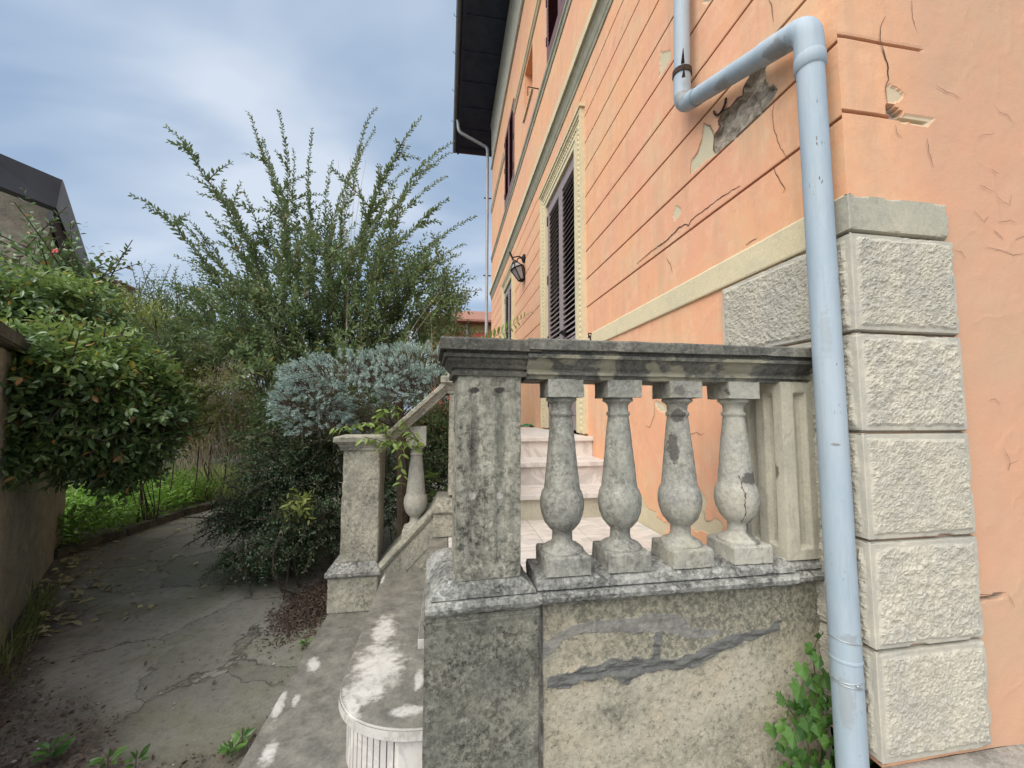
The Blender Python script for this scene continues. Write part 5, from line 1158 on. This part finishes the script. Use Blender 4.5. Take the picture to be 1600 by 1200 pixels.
bush('background_bush', 'bush at the back between the arching shrub and the red house', 'bush', (-0.5, 9, G),
     [((-1.1, 9.0, 1.7), (1.3, 0.8, 1.1), 1.5), ((-2.9, 8.0, 1.2), (0.9, 0.5, 1.3), 0.9), (c(372, 545, 7.0), (0.75, 0.5, 0.6), 1.4), (c(300, 560, 7.4), (0.7, 0.5, 0.6), 1.2), ((-2.4, 9.0, 1.4), (1.2, 0.8, 1.3), 1.0), ((0.0, 8.0, 0.7), (0.6, 0.5, 0.75), 0.9)], M['l_big'], 2100, 0.06, 0.42, r2, 'small', 0.02, (0.2, 0.5), (0, 0, 0.5))
# blue spruce cushion: short stiff shoots set with needles
def spruce():
    r = np.random.default_rng(31)
    t = thing('blue_spruce', 'low cushion shaped blue spruce behind the stair balustrade', 'spruce', (-0.35, 3.05, G))
    bl = [((-0.60, 2.95, 1.22), (0.50, 0.42, 0.17), 1.7), ((-0.22, 3.0, 1.29), (0.45, 0.42, 0.18), 1.4), ((-0.88, 2.85, 1.04), (0.22, 0.28, 0.19), 1.0), ((-0.12, 2.85, 1.14), (0.34, 0.3, 0.15), 0.7), ((-0.80, 2.8, 0.90), (0.18, 0.2, 0.09), 0.35)]
    B, A, L, W, T2 = [], [], [], [], []
    tot = sum(b[2] for b in bl)
    for c_, rr, w in bl:
        P, N_ = blob(r, int(1900 * w / tot), c_, rr, 0.90)
        for p, n in zip(P, N_):
            if n[2] < -0.45: continue
            d = n + np.array([0, -0.1, 0.25]) + r.normal(size=3) * 0.28; d /= np.linalg.norm(d); ln = r.uniform(0.035, 0.075)
            k = int(ln / 0.0012); s = r.random(k) * ln
            a = np.cross(d, [0.21, 0.35, 0.9]); a /= np.linalg.norm(a); b = np.cross(d, a); ph = r.random(k) * 2 * math.pi
            o = a * np.cos(ph)[:, None] + b * np.sin(ph)[:, None]
            tl = np.clip(1 - (s / ln) * 0.3, 0, 1)
            B.append(p + d * s[:, None]); A.append(o * 0.75 + d * 0.75); L.append((0.019 + 0.007 * r.random(k)) * tl); T2.append(bez(p - d * 0.10, p - d * 0.03, p + d * ln, 4))
    leafcloud('needles', np.vstack(B), np.vstack(A), np.concatenate(L), 0.21, M['l_spruce'], t, shape='needle', seed=32)
    tw = T2 + [bez((-0.3, 3.05, 0.85), (-0.45, 3.0, 0.95), np.array(b[0]) + r.normal(size=3) * np.array(b[1]) * 0.7 - [0, 0, 0.05], 6) for b in bl for _ in range(16)]
    stems('twigs', tw, 0.003, 0.0012, M['twig'], t, 3)
    stems('trunk', [bez((-0.3, 3.08, G), (-0.28, 3.05, 0.4), (-0.35, 3.03, 1.1), 6)], 0.05, 0.035, M['bark'], t, 8)
spruce()
# low dark shrub by the path, trailing over it
bush('cotoneaster_bush', 'dark spreading low bush trailing over the path beside the end pier', 'bush', (-1.2, 3.6, G),
     [(c(450, 740, 3.5), (0.36, 0.4, 0.28), 1.5), (c(480, 820, 3.2), (0.30, 0.35, 0.22), 1.4), (c(390, 800, 3.5), (0.30, 0.35, 0.18), 0.9), (c(420, 868, 3.25), (0.36, 0.25, 0.07), 0.5), (c(500, 660, 3.6), (0.4, 0.4, 0.35), 1.3), (c(620, 760, 3.6), (0.5, 0.4, 0.5), 1.2)],
     M['l_dark'], 2300, 0.03, 0.5, r2, 'small', 0.0115, (0.12, 0.32), (0, -0.25, 0.0), None, 0, None, 0.2)
bush('broadleaf_seedling', 'fresh green broad leaved seedling glimpsed behind the single far baluster', 'plant', (-0.05, 2.75, 0.1),
     [(c(668, 765, 2.75), (0.10, 0.08, 0.14), 1)], M['l_new'], 18, 0.075, 0.6, r2, 'oval', 0.03, (0.05, 0.12), (0, -0.3, 0.2))
bush('broadleaf_seedling', 'soft green seedling poking out of the dark low bush', 'plant', (-1.05, 3.0, G), [(c(465, 785, 2.95), (0.16, 0.08, 0.07), 1)], M['l_hedge'], 16, 0.055, 0.4, r2, 'oval', 0.016, (0.08, 0.16), (0, -0.4, 0.1))
# hedge closing the garden at the back
bush('boundary_hedge', 'dense dark hedge closing the garden behind everything else', 'hedge', (-3, 10.5, G),
     [((-9 + 2.1 * i, 10.6 + 0.2 * (i % 2), 0.9), (1.5, 0.7, 1.5 + 0.25 * math.sin(i * 1.9)), 1) for i in range(6)], M['l_big'], 3000, 0.085, 0.5, r2, 'small', 0.03, (0.2, 0.45), (0, 0, 0.5), shell=0.6)
# dry stems curtain
r3 = np.random.default_rng(41); tw = []; B, D, L = [], [], []
for i in range(620):
    x = r3.uniform(275, 415); y = r3.uniform(650, 735); d = 6.0 + r3.uniform(-0.3, 0.5); a = at(x, y, 'Y', d); h = r3.uniform(0.35, 1.1) * (1.0 if 300 < x < 400 else 0.6)
    tw.append(bez(a, a + [r3.normal() * 0.1, 0, h * 0.6], a + [r3.normal() * 0.32, r3.normal() * 0.1, h], 5))
    if i % 2 == 0: b, dd, l = shoot_leaves(tw[-1][1:], 0.03, 0.055, r3); B.append(b); D.append(dd); L.append(l)
ds = thing('dead_stem_thicket', 'thicket of dry brown stems between the left bushes and the arching shrub', 'thicket', (-3.0, 6.2, G), kind='stuff')
stems('stems', tw, 0.0045, 0.002, M['twig_dry'], ds, 3)
leafcloud('sparse_foliage', np.vstack(B), np.vstack(D), np.concatenate(L), 0.4, M['l_hedge'], ds, shape='small', seed=9)
# tall grass and garden stakes
def blades(name, xs, ys, hs, m, lean, r, w=0.006, z=GZL):
    n = len(xs); base = np.stack([xs, ys, np.full(n, z)], 1); d = np.stack([r.normal(size=n) * lean, r.normal(size=n) * lean, np.ones(n)], 1)
    o = leafcloud(name, base, d, hs, w, m, None, nrm=np.stack([r.normal(size=n) * 0.6, -np.ones(n), np.zeros(n)], 1), shape='oval', seed=int(r.integers(1e6)), curl=0.35)
    return tag(o, kind='stuff')
n = 5200; blades('grass', r3.uniform(-5.2, -2.2, n), r3.uniform(5.9, 8.6, n), r3.uniform(0.12, 0.42, n), M['grass'], 0.28, r3, 0.028)
st_pts = [(262, 790, 700), (300, 800, 690), (318, 790, 705), (345, 775, 700), (372, 745, 712), (248, 770, 715)]
for i, (x, y0_, y1_) in enumerate(st_pts):
    d = 5.7 + 0.15 * i; a = at(x, y0_, 'Y', d); b = at(x + 12, y1_ - 8, 'Y', d); bm = bmesh.new(); a[2] = GZL - 0.02; tube(bm, [a, (a + b) / 2 + [0.01, 0, 0], b], 0.008, 6); 
    o = bm_obj('garden_cane', bm, M['twig']); tag(o, ['leftmost but one of the dark canes in the long grass', 'second tallest dark cane near the middle of the row', 'tall dark cane in the middle of the grass, third from the left of its row', 'thin dark cane right of the middle of the grass patch', 'rightmost dark cane, nearest the arching shrub', 'leftmost dark cane, beside the glossy bush'][i], 'cane', 'garden canes in the long grass')
# bright ground cover in the bed
n = 6800; xx = r3.uniform(-4.6, -3.12, n); yy_ = r3.uniform(4.05, 6.6, n); q = np.stack([xx, yy_, np.zeros(n)], 1)
hh = 0.30 + 0.2 * fbm(q, 2.2, 3, 7); zz = GZL + hh * r3.random(n) ** 0.6
o = leafcloud('ground_cover', np.stack([xx, yy_, zz], 1), np.stack([r3.normal(size=n), r3.normal(size=n) - 0.3, 0.6 * np.ones(n)], 1), 0.05 + 0.04 * r3.random(n), 0.36, M['l_ground'], None, shape='oval', seed=8); tag(o, kind='stuff')
# kerb along the bed
bm = bmesh.new(); k0, k1, k2, k3 = [at(x, y, 'Z', GZL) for x, y in ((88, 874), (200, 838), (290, 806), (332, 795))]
M['kerb'] = stone('mossy_kerb_stone', (0.16, 0.155, 0.12), (0.09, 0.09, 0.07), (0.03, 0.03, 0.025), 0.5, 0.5, 0.1, 21, 0.6)
kp = [k0, k1, k2, k3, k3 + np.array([0.1, 1.2, 0])]
for a, b in zip(kp, kp[1:]):
    t = (b - a) / np.linalg.norm(b - a); nn = np.array([-t[1], t[0], 0]) * 0.11; z0 = np.array([0, 0, -0.03]); z1 = np.array([0, 0, 0.075])
    vs = [bm.verts.new(p) for p in (a + z0, b - t * 0.01 + z0, b - t * 0.01 + nn + z0, a + nn + z0, a + z1, b - t * 0.01 + z1, b - t * 0.01 + nn + z1, a + nn + z1)]
    for f in ((3, 2, 1, 0), (4, 5, 6, 7), (0, 1, 5, 4), (1, 2, 6, 5), (2, 3, 7, 6), (3, 0, 4, 7)): bm.faces.new([vs[i] for i in f])
worn(bm, 0.04, 0.008, 7, 0.01, 0.01); tag(bm_obj('kerb', bm, M['kerb']), kind='structure')
bm = bmesh.new(); vs = [bm.verts.new((p[0], p[1], GZL + 0.045)) for p in (k0 + [-0.1, 0.05, 0], k1 + [-0.1, 0, 0], k2 + [-0.1, 0, 0], k3 + [-0.1, 0, 0], (-3.0, 9, 0), (-7, 9, 0), (-7, 4.1, 0))]
bm.faces.new(vs); tag(bm_obj('flower_bed', bm, M['soil']), kind='structure')
# left garden wall with coping
gw = thing('garden_wall', 'damp stained garden wall on the left with a dark coping, half hidden by the glossy bush', 'wall', (-2.6, 3.1, G))
w0_, w1_ = at(0, 1012, 'Z', G), at(97, 852, 'Z', G); t = (w1_ - w0_) / np.linalg.norm(w1_ - w0_); nrm_ = np.array([-t[1], t[0], 0]); a = w0_ - t * 1.6; b = w1_
zt = 1.30
M['gwall'] = stone('damp_brown_render', (0.45, 0.42, 0.33), (0.34, 0.325, 0.26), (0.14, 0.14, 0.10), 0.5, 0.35, 0.8, 22, 0.4)
def slab(bm, a, b, n0, n1, z0, z1):
    vs = [bm.verts.new((p[0], p[1], z)) for z in (z0, z1) for p in (a + nrm_ * n0, b + nrm_ * n0, b + nrm_ * n1, a + nrm_ * n1)]
    for f in ((3, 2, 1, 0), (4, 5, 6, 7), (0, 1, 5, 4), (1, 2, 6, 5), (2, 3, 7, 6), (3, 0, 4, 7)): bm.faces.new([vs[i] for i in f])
bm = bmesh.new(); slab(bm, a, b, 0, 0.25, G - 0.02, zt); worn(bm, 0.05, 0.008, 44, 0.0, 0.01); bm_obj('wall', bm, M['gwall'], gw)
bm = bmesh.new(); slab(bm, a - t * 0.02, b + t * 0.04, -0.05, 0.30, zt + 0.001, zt + 0.07); worn(bm, 0.05, 0.006, 45, 0.008, 0.008); bm_obj('coping', bm, M['kerb'], gw)
# fallen leaves, mulch heap, path debris
def scatter(name, x, y, z, size, m, seed, kind='stuff', width=0.5, tilt=0.35):
    r = np.random.default_rng(seed); n = len(x); a_ = r.random(n) * 6.283
    o = leafcloud(name, np.stack([x, y, z], 1), np.stack([np.cos(a_), np.sin(a_), r.normal(size=n) * tilt], 1), size, width, m, None, nrm=np.stack([r.normal(size=n) * tilt, r.normal(size=n) * tilt, np.ones(n)], 1), shape='oval', seed=seed)
    return tag(o, kind=kind)
def gz(x, y):
    d, _ = g_func(np.asarray(x, float), np.asarray(y, float)); return GZL + d + 0.004
s_ = r3.random(240); off = np.abs(r3.normal(size=240)) * 0.16 + 0.02
lx = w0_[0] + (w1_[0] - w0_[0]) * s_ * 1.05 - nrm_[0] * off + 0.03; ly = w0_[1] + (w1_[1] - w0_[1]) * s_ * 1.05 - nrm_[1] * off
lx = np.concatenate([lx, r3.uniform(-3.1, -1.6, 110)]); ly = np.concatenate([ly, r3.uniform(2.6, 4.9, 110)])
scatter('fallen_leaves', lx, ly, gz(lx, ly) + 0.003, 0.035 + 0.04 * r3.random(len(lx)), M['litter'], 51)
n = 5200; mx_ = -0.83 + r3.normal(size=n) * 0.085; my_ = 2.82 + r3.normal(size=n) * 0.17; k_ = (mx_ < -0.63); mx_, my_ = mx_[k_], my_[k_]
hz = 0.05 * np.exp(-((mx_ + 0.80) / 0.13) ** 2 - ((my_ - 2.82) / 0.28) ** 2)
scatter('leaf_mulch', mx_, my_, gz(mx_, my_) + hz * r3.random(len(mx_)), 0.016 + 0.016 * r3.random(len(mx_)), M['mulch'], 52, width=0.35, tilt=0.8)
n = 5200; dx_ = r3.uniform(-2.6, -0.62, n); dy_ = r3.uniform(1.3, 2.5, n); dd_, aa_ = g_func(dx_, dy_); k_ = (aa_['soil'] > 0.35) | (r3.random(n) < 0.03); dx_, dy_ = dx_[k_], dy_[k_]
scatter('path_debris', dx_, dy_, gz(dx_, dy_), 0.008 + 0.016 * r3.random(len(dx_)) ** 2, M['mulch'], 53, width=0.6, tilt=0.6)
n = 160; px_ = r3.uniform(-2.6, -0.62, n); py_ = r3.uniform(1.3, 3.6, n); bm = bmesh.new()
for x, y, z in zip(px_, py_, gz(px_, py_)):
    s = r3.uniform(0.003, 0.008); bmesh.ops.create_icosphere(bm, subdivisions=1, radius=s, matrix=Matrix.Translation((x, y, z)) @ Matrix.Diagonal((1.3, 1, 0.6, 1)))
M['pebble'] = plain('pale_pebble', (0.32, 0.30, 0.27), 0.9); tag(bm_obj('pebbles', bm, M['pebble']), kind='stuff')
# ivy climbing between wall and drainpipe
def ivy():
    r = np.random.default_rng(61)
    t = thing('ivy', 'fresh green ivy climbing beside the foot of the blue drainpipe', 'ivy', tuple(at(1290, 1200, 'Y', 1.12)))
    spots = [(1282,993,.022),(1268,1015,.03),(1280,1030,.034),(1255,1045,.036),(1288,1060,.038),(1250,1078,.044),(1262,1105,.04),(1310,1095,.045),(1292,1100,.034),(1222,1095,.022),(1240,1100,.026),(1230,1122,.03),(1222,1135,.028),(1262,1130,.036),(1240,1150,.038),(1268,1150,.036),(1292,1130,.034),(1295,1160,.036),(1240,1175,.034),(1258,1185,.036),(1280,1180,.038),(1300,1190,.04),(1262,1215,.036),(1305,1215,.04),(1280,1215,.04),(1235,1205,.034),(1248,1128,.03),(1275,1085,.03),(1218,1085,.016),(1300,1120,.03),(1362,1185,.03),(1286,1145,.03),(1310,1175,.03),(1250,1240,.04),(1290,1250,.04),(1225,1230,.03)]
    for _ in range(46):
        yy = r.uniform(1060, 1260); spots.append((1268 + r.normal() * (14 + (yy - 1060) * 0.11), yy, r.uniform(.022, .036)))
    lobes = [(0, -0.30), (0.20, -0.42), (0.48, -0.34), (0.44, -0.08), (0.66, 0.12), (0.42, 0.28), (0.26, 0.46), (0.0, 0.72)]
    V, F, A = [], [], []
    prof = [(0, -0.12)] + lobes[1:] + [(-x, y) for x, y in reversed(lobes[1:-1])]
    for i, (x, y, s) in enumerate(spots):
        cpt = at(x, y, 'Y', 1.105 + r.uniform(-0.035, 0.03)); s *= 1.12
        a = math.pi + r.normal() * 0.45; tx, tz = r.normal() * 0.25, r.normal() * 0.3 - 0.1
        ex = np.array([math.cos(a), 0.3 * tx, math.sin(a)]); ey = np.array([-math.sin(a), tz, math.cos(a)])
        nn_ = np.cross(ex, ey); o = len(V)
        V.append(cpt); 
        for px, py in prof: V.append(cpt + (ex * px * 1.18 + ey * py) * s + nn_ * s * (-0.28 * abs(px) + 0.03 * r.normal() - 0.1 * py * py))
        k = len(prof)
        for j in range(k): F.append((o, o + 1 + j, o + 1 + (j + 1) % k))
        A += [r.random()] * (k + 1)
    o = np_mesh('foliage', V, F, M['l_ivy'], t, False, {'rnd': A})
    P = [at(x, y, 'Y', 1.125) for x, y in ((1275, 1230), (1284, 1150), (1276, 1080), (1270, 1020), (1280, 990))]; Q = [at(x, y, 'Y', 1.13) for x, y in ((1275, 1225), (1262, 1160), (1240, 1118), (1222, 1090))]
    stems('stem', [P, Q], 0.003, 0.0015, M['bark'], t, 6)
ivy()
# trailing vine on the stair rail
def vine():
    r = np.random.default_rng(71); t = thing('creeper', 'yellow green creeper draped over the cap of the end pier and the sloping rail', 'creeper', tuple(at(600, 690, 'Y', 2.25)))
    B, D, L, S = [], [], [], []
    for pts in ([(655,690),(615,668),(580,660),(548,664),(522,668)], [(655,690),(640,672),(625,652),(618,632)], [(618,700),(600,672),(590,650),(602,640)], [(650,700),(625,690),(600,690),(566,682)], [(628,690),(627,720),(628,760)], [(640,690),(606,690),(590,700)]):
        p = np.array([at(x, y, 'Y', 2.22 + r.normal() * 0.02) for x, y in pts]); S.append(p)
        q = np.array([np.interp(np.linspace(0, 1, 14), np.linspace(0, 1, len(p)), p[:, k]) for k in range(3)]).T
        for pt in q[::2] if len(pts) == 3 else q:
            for sgn in (-1, 1):
                for k in range(1):
                    B.append(pt + r.normal(size=3) * 0.006); D.append(np.array([sgn * 0.7 + r.normal() * 0.3, -0.3, -0.45 + r.normal() * 0.4])); L.append(r.uniform(0.035, 0.052))
    leafcloud('foliage', np.array(B), np.array(D), np.array(L), 0.42, M['l_vine'], t, shape='oval', seed=72, curl=0.3)
    stems('stem', S, 0.0025, 0.0012, M['twig'], t, 4)
    t = thing('fern_frond', 'single arching yellow green frond rising behind the square pillar top', 'frond', tuple(at(765, 530, 'Y', 2.9)))
    p = bez(at(752, 540, 'Y', 2.9), at(795, 512, 'Y', 2.9), at(830, 487, 'Y', 2.9), 14); B, D, L = [], [], []
    for i, pt in enumerate(p):
        for sgn in (-1, 1):
            B.append(pt); D.append(np.array([0.35 - sgn * 0.25, -0.2, sgn * 0.8])); L.append(0.075 * (1.1 - i / 18))
    leafcloud('foliage', np.array(B), np.array(D), np.array(L), 0.34, M['l_vine'], t, shape='oval', seed=73); stems('stem', [p], 0.002, 0.001, M['twig'], t, 4)
    t = thing('dry_stalks', 'pair of long dry straw coloured stalks leaning over the blue spruce', 'stalks', tuple(at(630, 540, 'Y', 2.8)))
    stems('stalk', [bez(at(628, 545, 'Y', 2.75), at(645, 505, 'Y', 2.75), at(690, 452, 'Y', 2.8), 8), bez(at(632, 545, 'Y', 2.75), at(655, 510, 'Y', 2.75), at(688, 468, 'Y', 2.8), 8), bez(at(676, 600, 'Y', 2.7), at(676, 530, 'Y', 2.7), at(673, 495, 'Y', 2.7), 6)], 0.0022, 0.001, M['twig_dry'], t, 4)
vine()
# weeds
def weed(x, y, z, r, s, label, n=14):
    t = thing('weed', label, 'weed', tuple(at(x, y, 'Z', z))); p = at(x, y, 'Z', z); B, D, L = [], [], []
    for k in range(n):
        a = k * 2.4 + r.normal() * 0.2; h = 0.02 + 0.05 * (k / n) * s / 0.05 * 0.6
        B.append(p + [math.cos(a) * 0.008, math.sin(a) * 0.008, h * (1 - 0.4 * r.random())]); D.append([math.cos(a), math.sin(a), 0.55 + 0.3 * r.random()]); L.append(s * r.uniform(0.7, 1.15))
    leafcloud('foliage', np.array(B), np.array(D), np.array(L), 0.45, M['l_ivy'], t, shape='oval', seed=int(r.integers(1e6)), curl=0.3)
    stems('stem', [[p, p + [0, 0, 0.05]]], 0.002, 0.001, M['twig'], t, 4)
r4 = np.random.default_rng(81)
for x, y, s, lb, n in ((78, 1192, .062, 'leafy weed at the bottom left corner of the path', 12), (168, 1203, .045, 'small weed in the dirt, second from the left', 9), (212, 1200, .04, 'small weed in the dirt, third from the left', 9),
                       (362, 1183, .04, 'weed tuft growing against the lowest marble step', 16), (378, 1165, .035, 'taller weed hugging the edge of the lowest marble step', 12), (478, 1012, .03, 'tiny weed by the step edge next to the red brown mulch', 10), (505, 985, .022, 'tiny weed under the end pier base', 8)):
    weed(x, y, G + 0.005, r4, s, lb, n)
n = 260; u_ = r4.random(n) * 0.55; off = 0.03 + 0.10 * r4.random(n); wx = w0_[0] + (w1_[0] - w0_[0]) * (u_ - 0.25) - nrm_[0] * off; wy = w0_[1] + (w1_[1] - w0_[1]) * (u_ - 0.25) - nrm_[1] * off
blades('wall_grass', wx, wy, r4.uniform(0.05, 0.26, n) * r4.random(n) ** 0.5, M['grass'], 0.22, r4, 0.035)
# ================================================================== NEIGHBOURING BUILDINGS
M['slate'] = plain('dark_slate_sheet', (0.055, 0.062, 0.078), 0.6, 0, 0.15, 3)
M['pale_sheet'] = plain('pale_verge_sheet', (0.20, 0.23, 0.24), 0.6, 0, 0.15, 5)
M['oldwall'] = stone('old_grey_plaster', (0.33, 0.30, 0.24), (0.22, 0.20, 0.17), (0.09, 0.085, 0.07), 0.5, 0.35, 0.4, 24, 0.4)
ob = thing('outbuilding', 'old plastered outbuilding with a dark slate edged roof behind the left bush', 'building', (-5.2, 6, G))
def pan(bm, pts, off):
    a = [bm.verts.new(p) for p in pts]; b = [bm.verts.new(np.array(p) + off) for p in pts]; n = len(pts)
    bm.faces.new(a); bm.faces.new(b[::-1])
    for k in range(n): bm.faces.new((a[k], b[k], b[(k + 1) % n], a[(k + 1) % n]))
    bmesh.ops.recalc_face_normals(bm, faces=bm.faces)
q = lambda x, y, d: at(x, y, 'Y', d)
bm = bmesh.new(); pan(bm, [q(-60, 214, 5.4), q(97, 281, 6.0), q(88, 325, 6.0), q(-60, 268, 5.4)], np.array([-0.12, 0.12, 0])); bm_obj('fascia', bm, M['slate'], ob)
bm = bmesh.new(); pan(bm, [q(97, 279.5, 6.0), q(146, 432, 7.6), q(152, 470, 7.7), q(140, 452, 7.6), q(88, 325, 6.0)], np.array([-0.06, 0.1, 0])); bm_obj('verge', bm, M['pale_sheet'], ob)
bm = bmesh.new(); pan(bm, [q(88, 325, 6.05), q(140, 452, 7.6), q(120, 480, 7.6), q(80, 345, 6.1)], np.array([-0.3, 0.2, 0])); bm_obj('underside', bm, M['slate'], ob)
wq = [q(-90, 240, 5.7), q(80, 312, 6.2), q(116, 440, 7.4)]
bm = bmesh.new(); pts = [wq[0], wq[1], np.array([wq[1][0], wq[1][1], G]), np.array([wq[0][0], wq[0][1], G])]; pan(bm, pts, np.array([-2.5, 0.5, 0])); 
bm_obj('wall', bm, M['oldwall'], ob)
bm = bmesh.new(); pts = [np.array([wq[1][0] + 0.01, wq[1][1], wq[1][2] - 0.12]), np.array([wq[2][0], wq[2][1], wq[2][2]]), np.array([wq[2][0], wq[2][1], G]), np.array([wq[1][0] + 0.01, wq[1][1], G])]; pan(bm, pts, np.array([-1.5, 0.3, 0])); bm_obj('side_wall', bm, M['oldwall'], ob)
gp = thing('gate_pier', 'small plastered pier capped with one curved roof tile beyond the outbuilding', 'pier', tuple(q(172, 470, 7.0)))
a = q(153, 446, 7.0); b = q(187, 446, 7.0); bm = bmesh.new(); box(bm, a[0], b[0], 7.0, 7.3, G, a[2]); worn(bm, 0.06, 0.006, 5); bm_obj('shaft', bm, M['oldwall'], gp)
bm = bmesh.new(); ang = np.linspace(0, math.pi, 13); cxm = (a[0] + b[0]) / 2; R_ = (b[0] - a[0]) / 2
for r_o, flip in ((R_ * 0.95, 0),):
    o_ = [bm.verts.new((cxm + r_o * math.cos(t_), y, a[2] + 0.13 * math.sin(t_) + 0.001)) for y in (6.93, 7.4) for t_ in ang]
    for k in range(12): bm.faces.new((o_[k], o_[k + 1], o_[13 + k + 1], o_[13 + k]))
for k in (-1, 1): tube(bm, [(cxm + k * (R_ + 0.03) + 0.05 * math.cos(t_) , 6.94, a[2] + 0.03 - 0.03 * abs(math.sin(t_))) for t_ in np.linspace(0, math.pi, 6)], 0.012, 5)
bmesh.ops.solidify(bm, geom=[f for f in bm.faces], thickness=0.015); bm_obj('cap_tile', bm, M['tile'], gp)
rh = thing('red_house', 'distant red house with a low tiled roof between the shrub and the villa', 'house', (2, 25, G))
M['redwall'] = plain('red_plaster', (0.55, 0.13, 0.09), 0.9, 0, 0.12, 2); M['ochre'] = plain('ochre_trim', (0.52, 0.38, 0.16), 0.9, 0, 0.25, 6)
bm = bmesh.new(); box(bm, -1.2, 9, 25, 32, G, 6.6); bm_obj('wall', bm, M['redwall'], rh)
bm = bmesh.new(); box(bm, -1.22, 9.02, 24.97, 24.995, 6.1, 6.62); bm_obj('painted_frieze', bm, M['ochre'], rh)
bm = bmesh.new(); v = [bm.verts.new(p_) for p_ in ((-2, 24.1, 6.75), (9.8, 24.1, 6.75), (9.8, 33, 6.75), (-2, 33, 6.75), (1.5, 28.5, 8.4), (7, 28.5, 8.4), (-2, 24.1, 6.62), (9.8, 24.1, 6.62), (9.8, 33, 6.62), (-2, 33, 6.62))]
for f in ((0, 1, 5, 4), (1, 2, 5), (2, 3, 4, 5), (3, 0, 4), (6, 9, 8, 7), (0, 6, 7, 1), (1, 7, 8, 2), (2, 8, 9, 3), (3, 9, 6, 0)): bm.faces.new([v[i] for i in f])
bm_obj('roof', bm, M['tile'], rh)
p = q(730, 520, 24.9); bm = bmesh.new(); tube(bm, [(p[0], 24.85, G), (p[0], 24.85, 6.6)], 0.08, 10); bm_obj('downpipe', bm, M['farpipe'], rh)
p = q(705, 520, 24.9); bm = bmesh.new(); box(bm, p[0] - 0.5, p[0] + 0.5, 24.90, 24.99, 3.2, 5.6); w_ = bm_obj('window', bm, M['shutter'], rh)
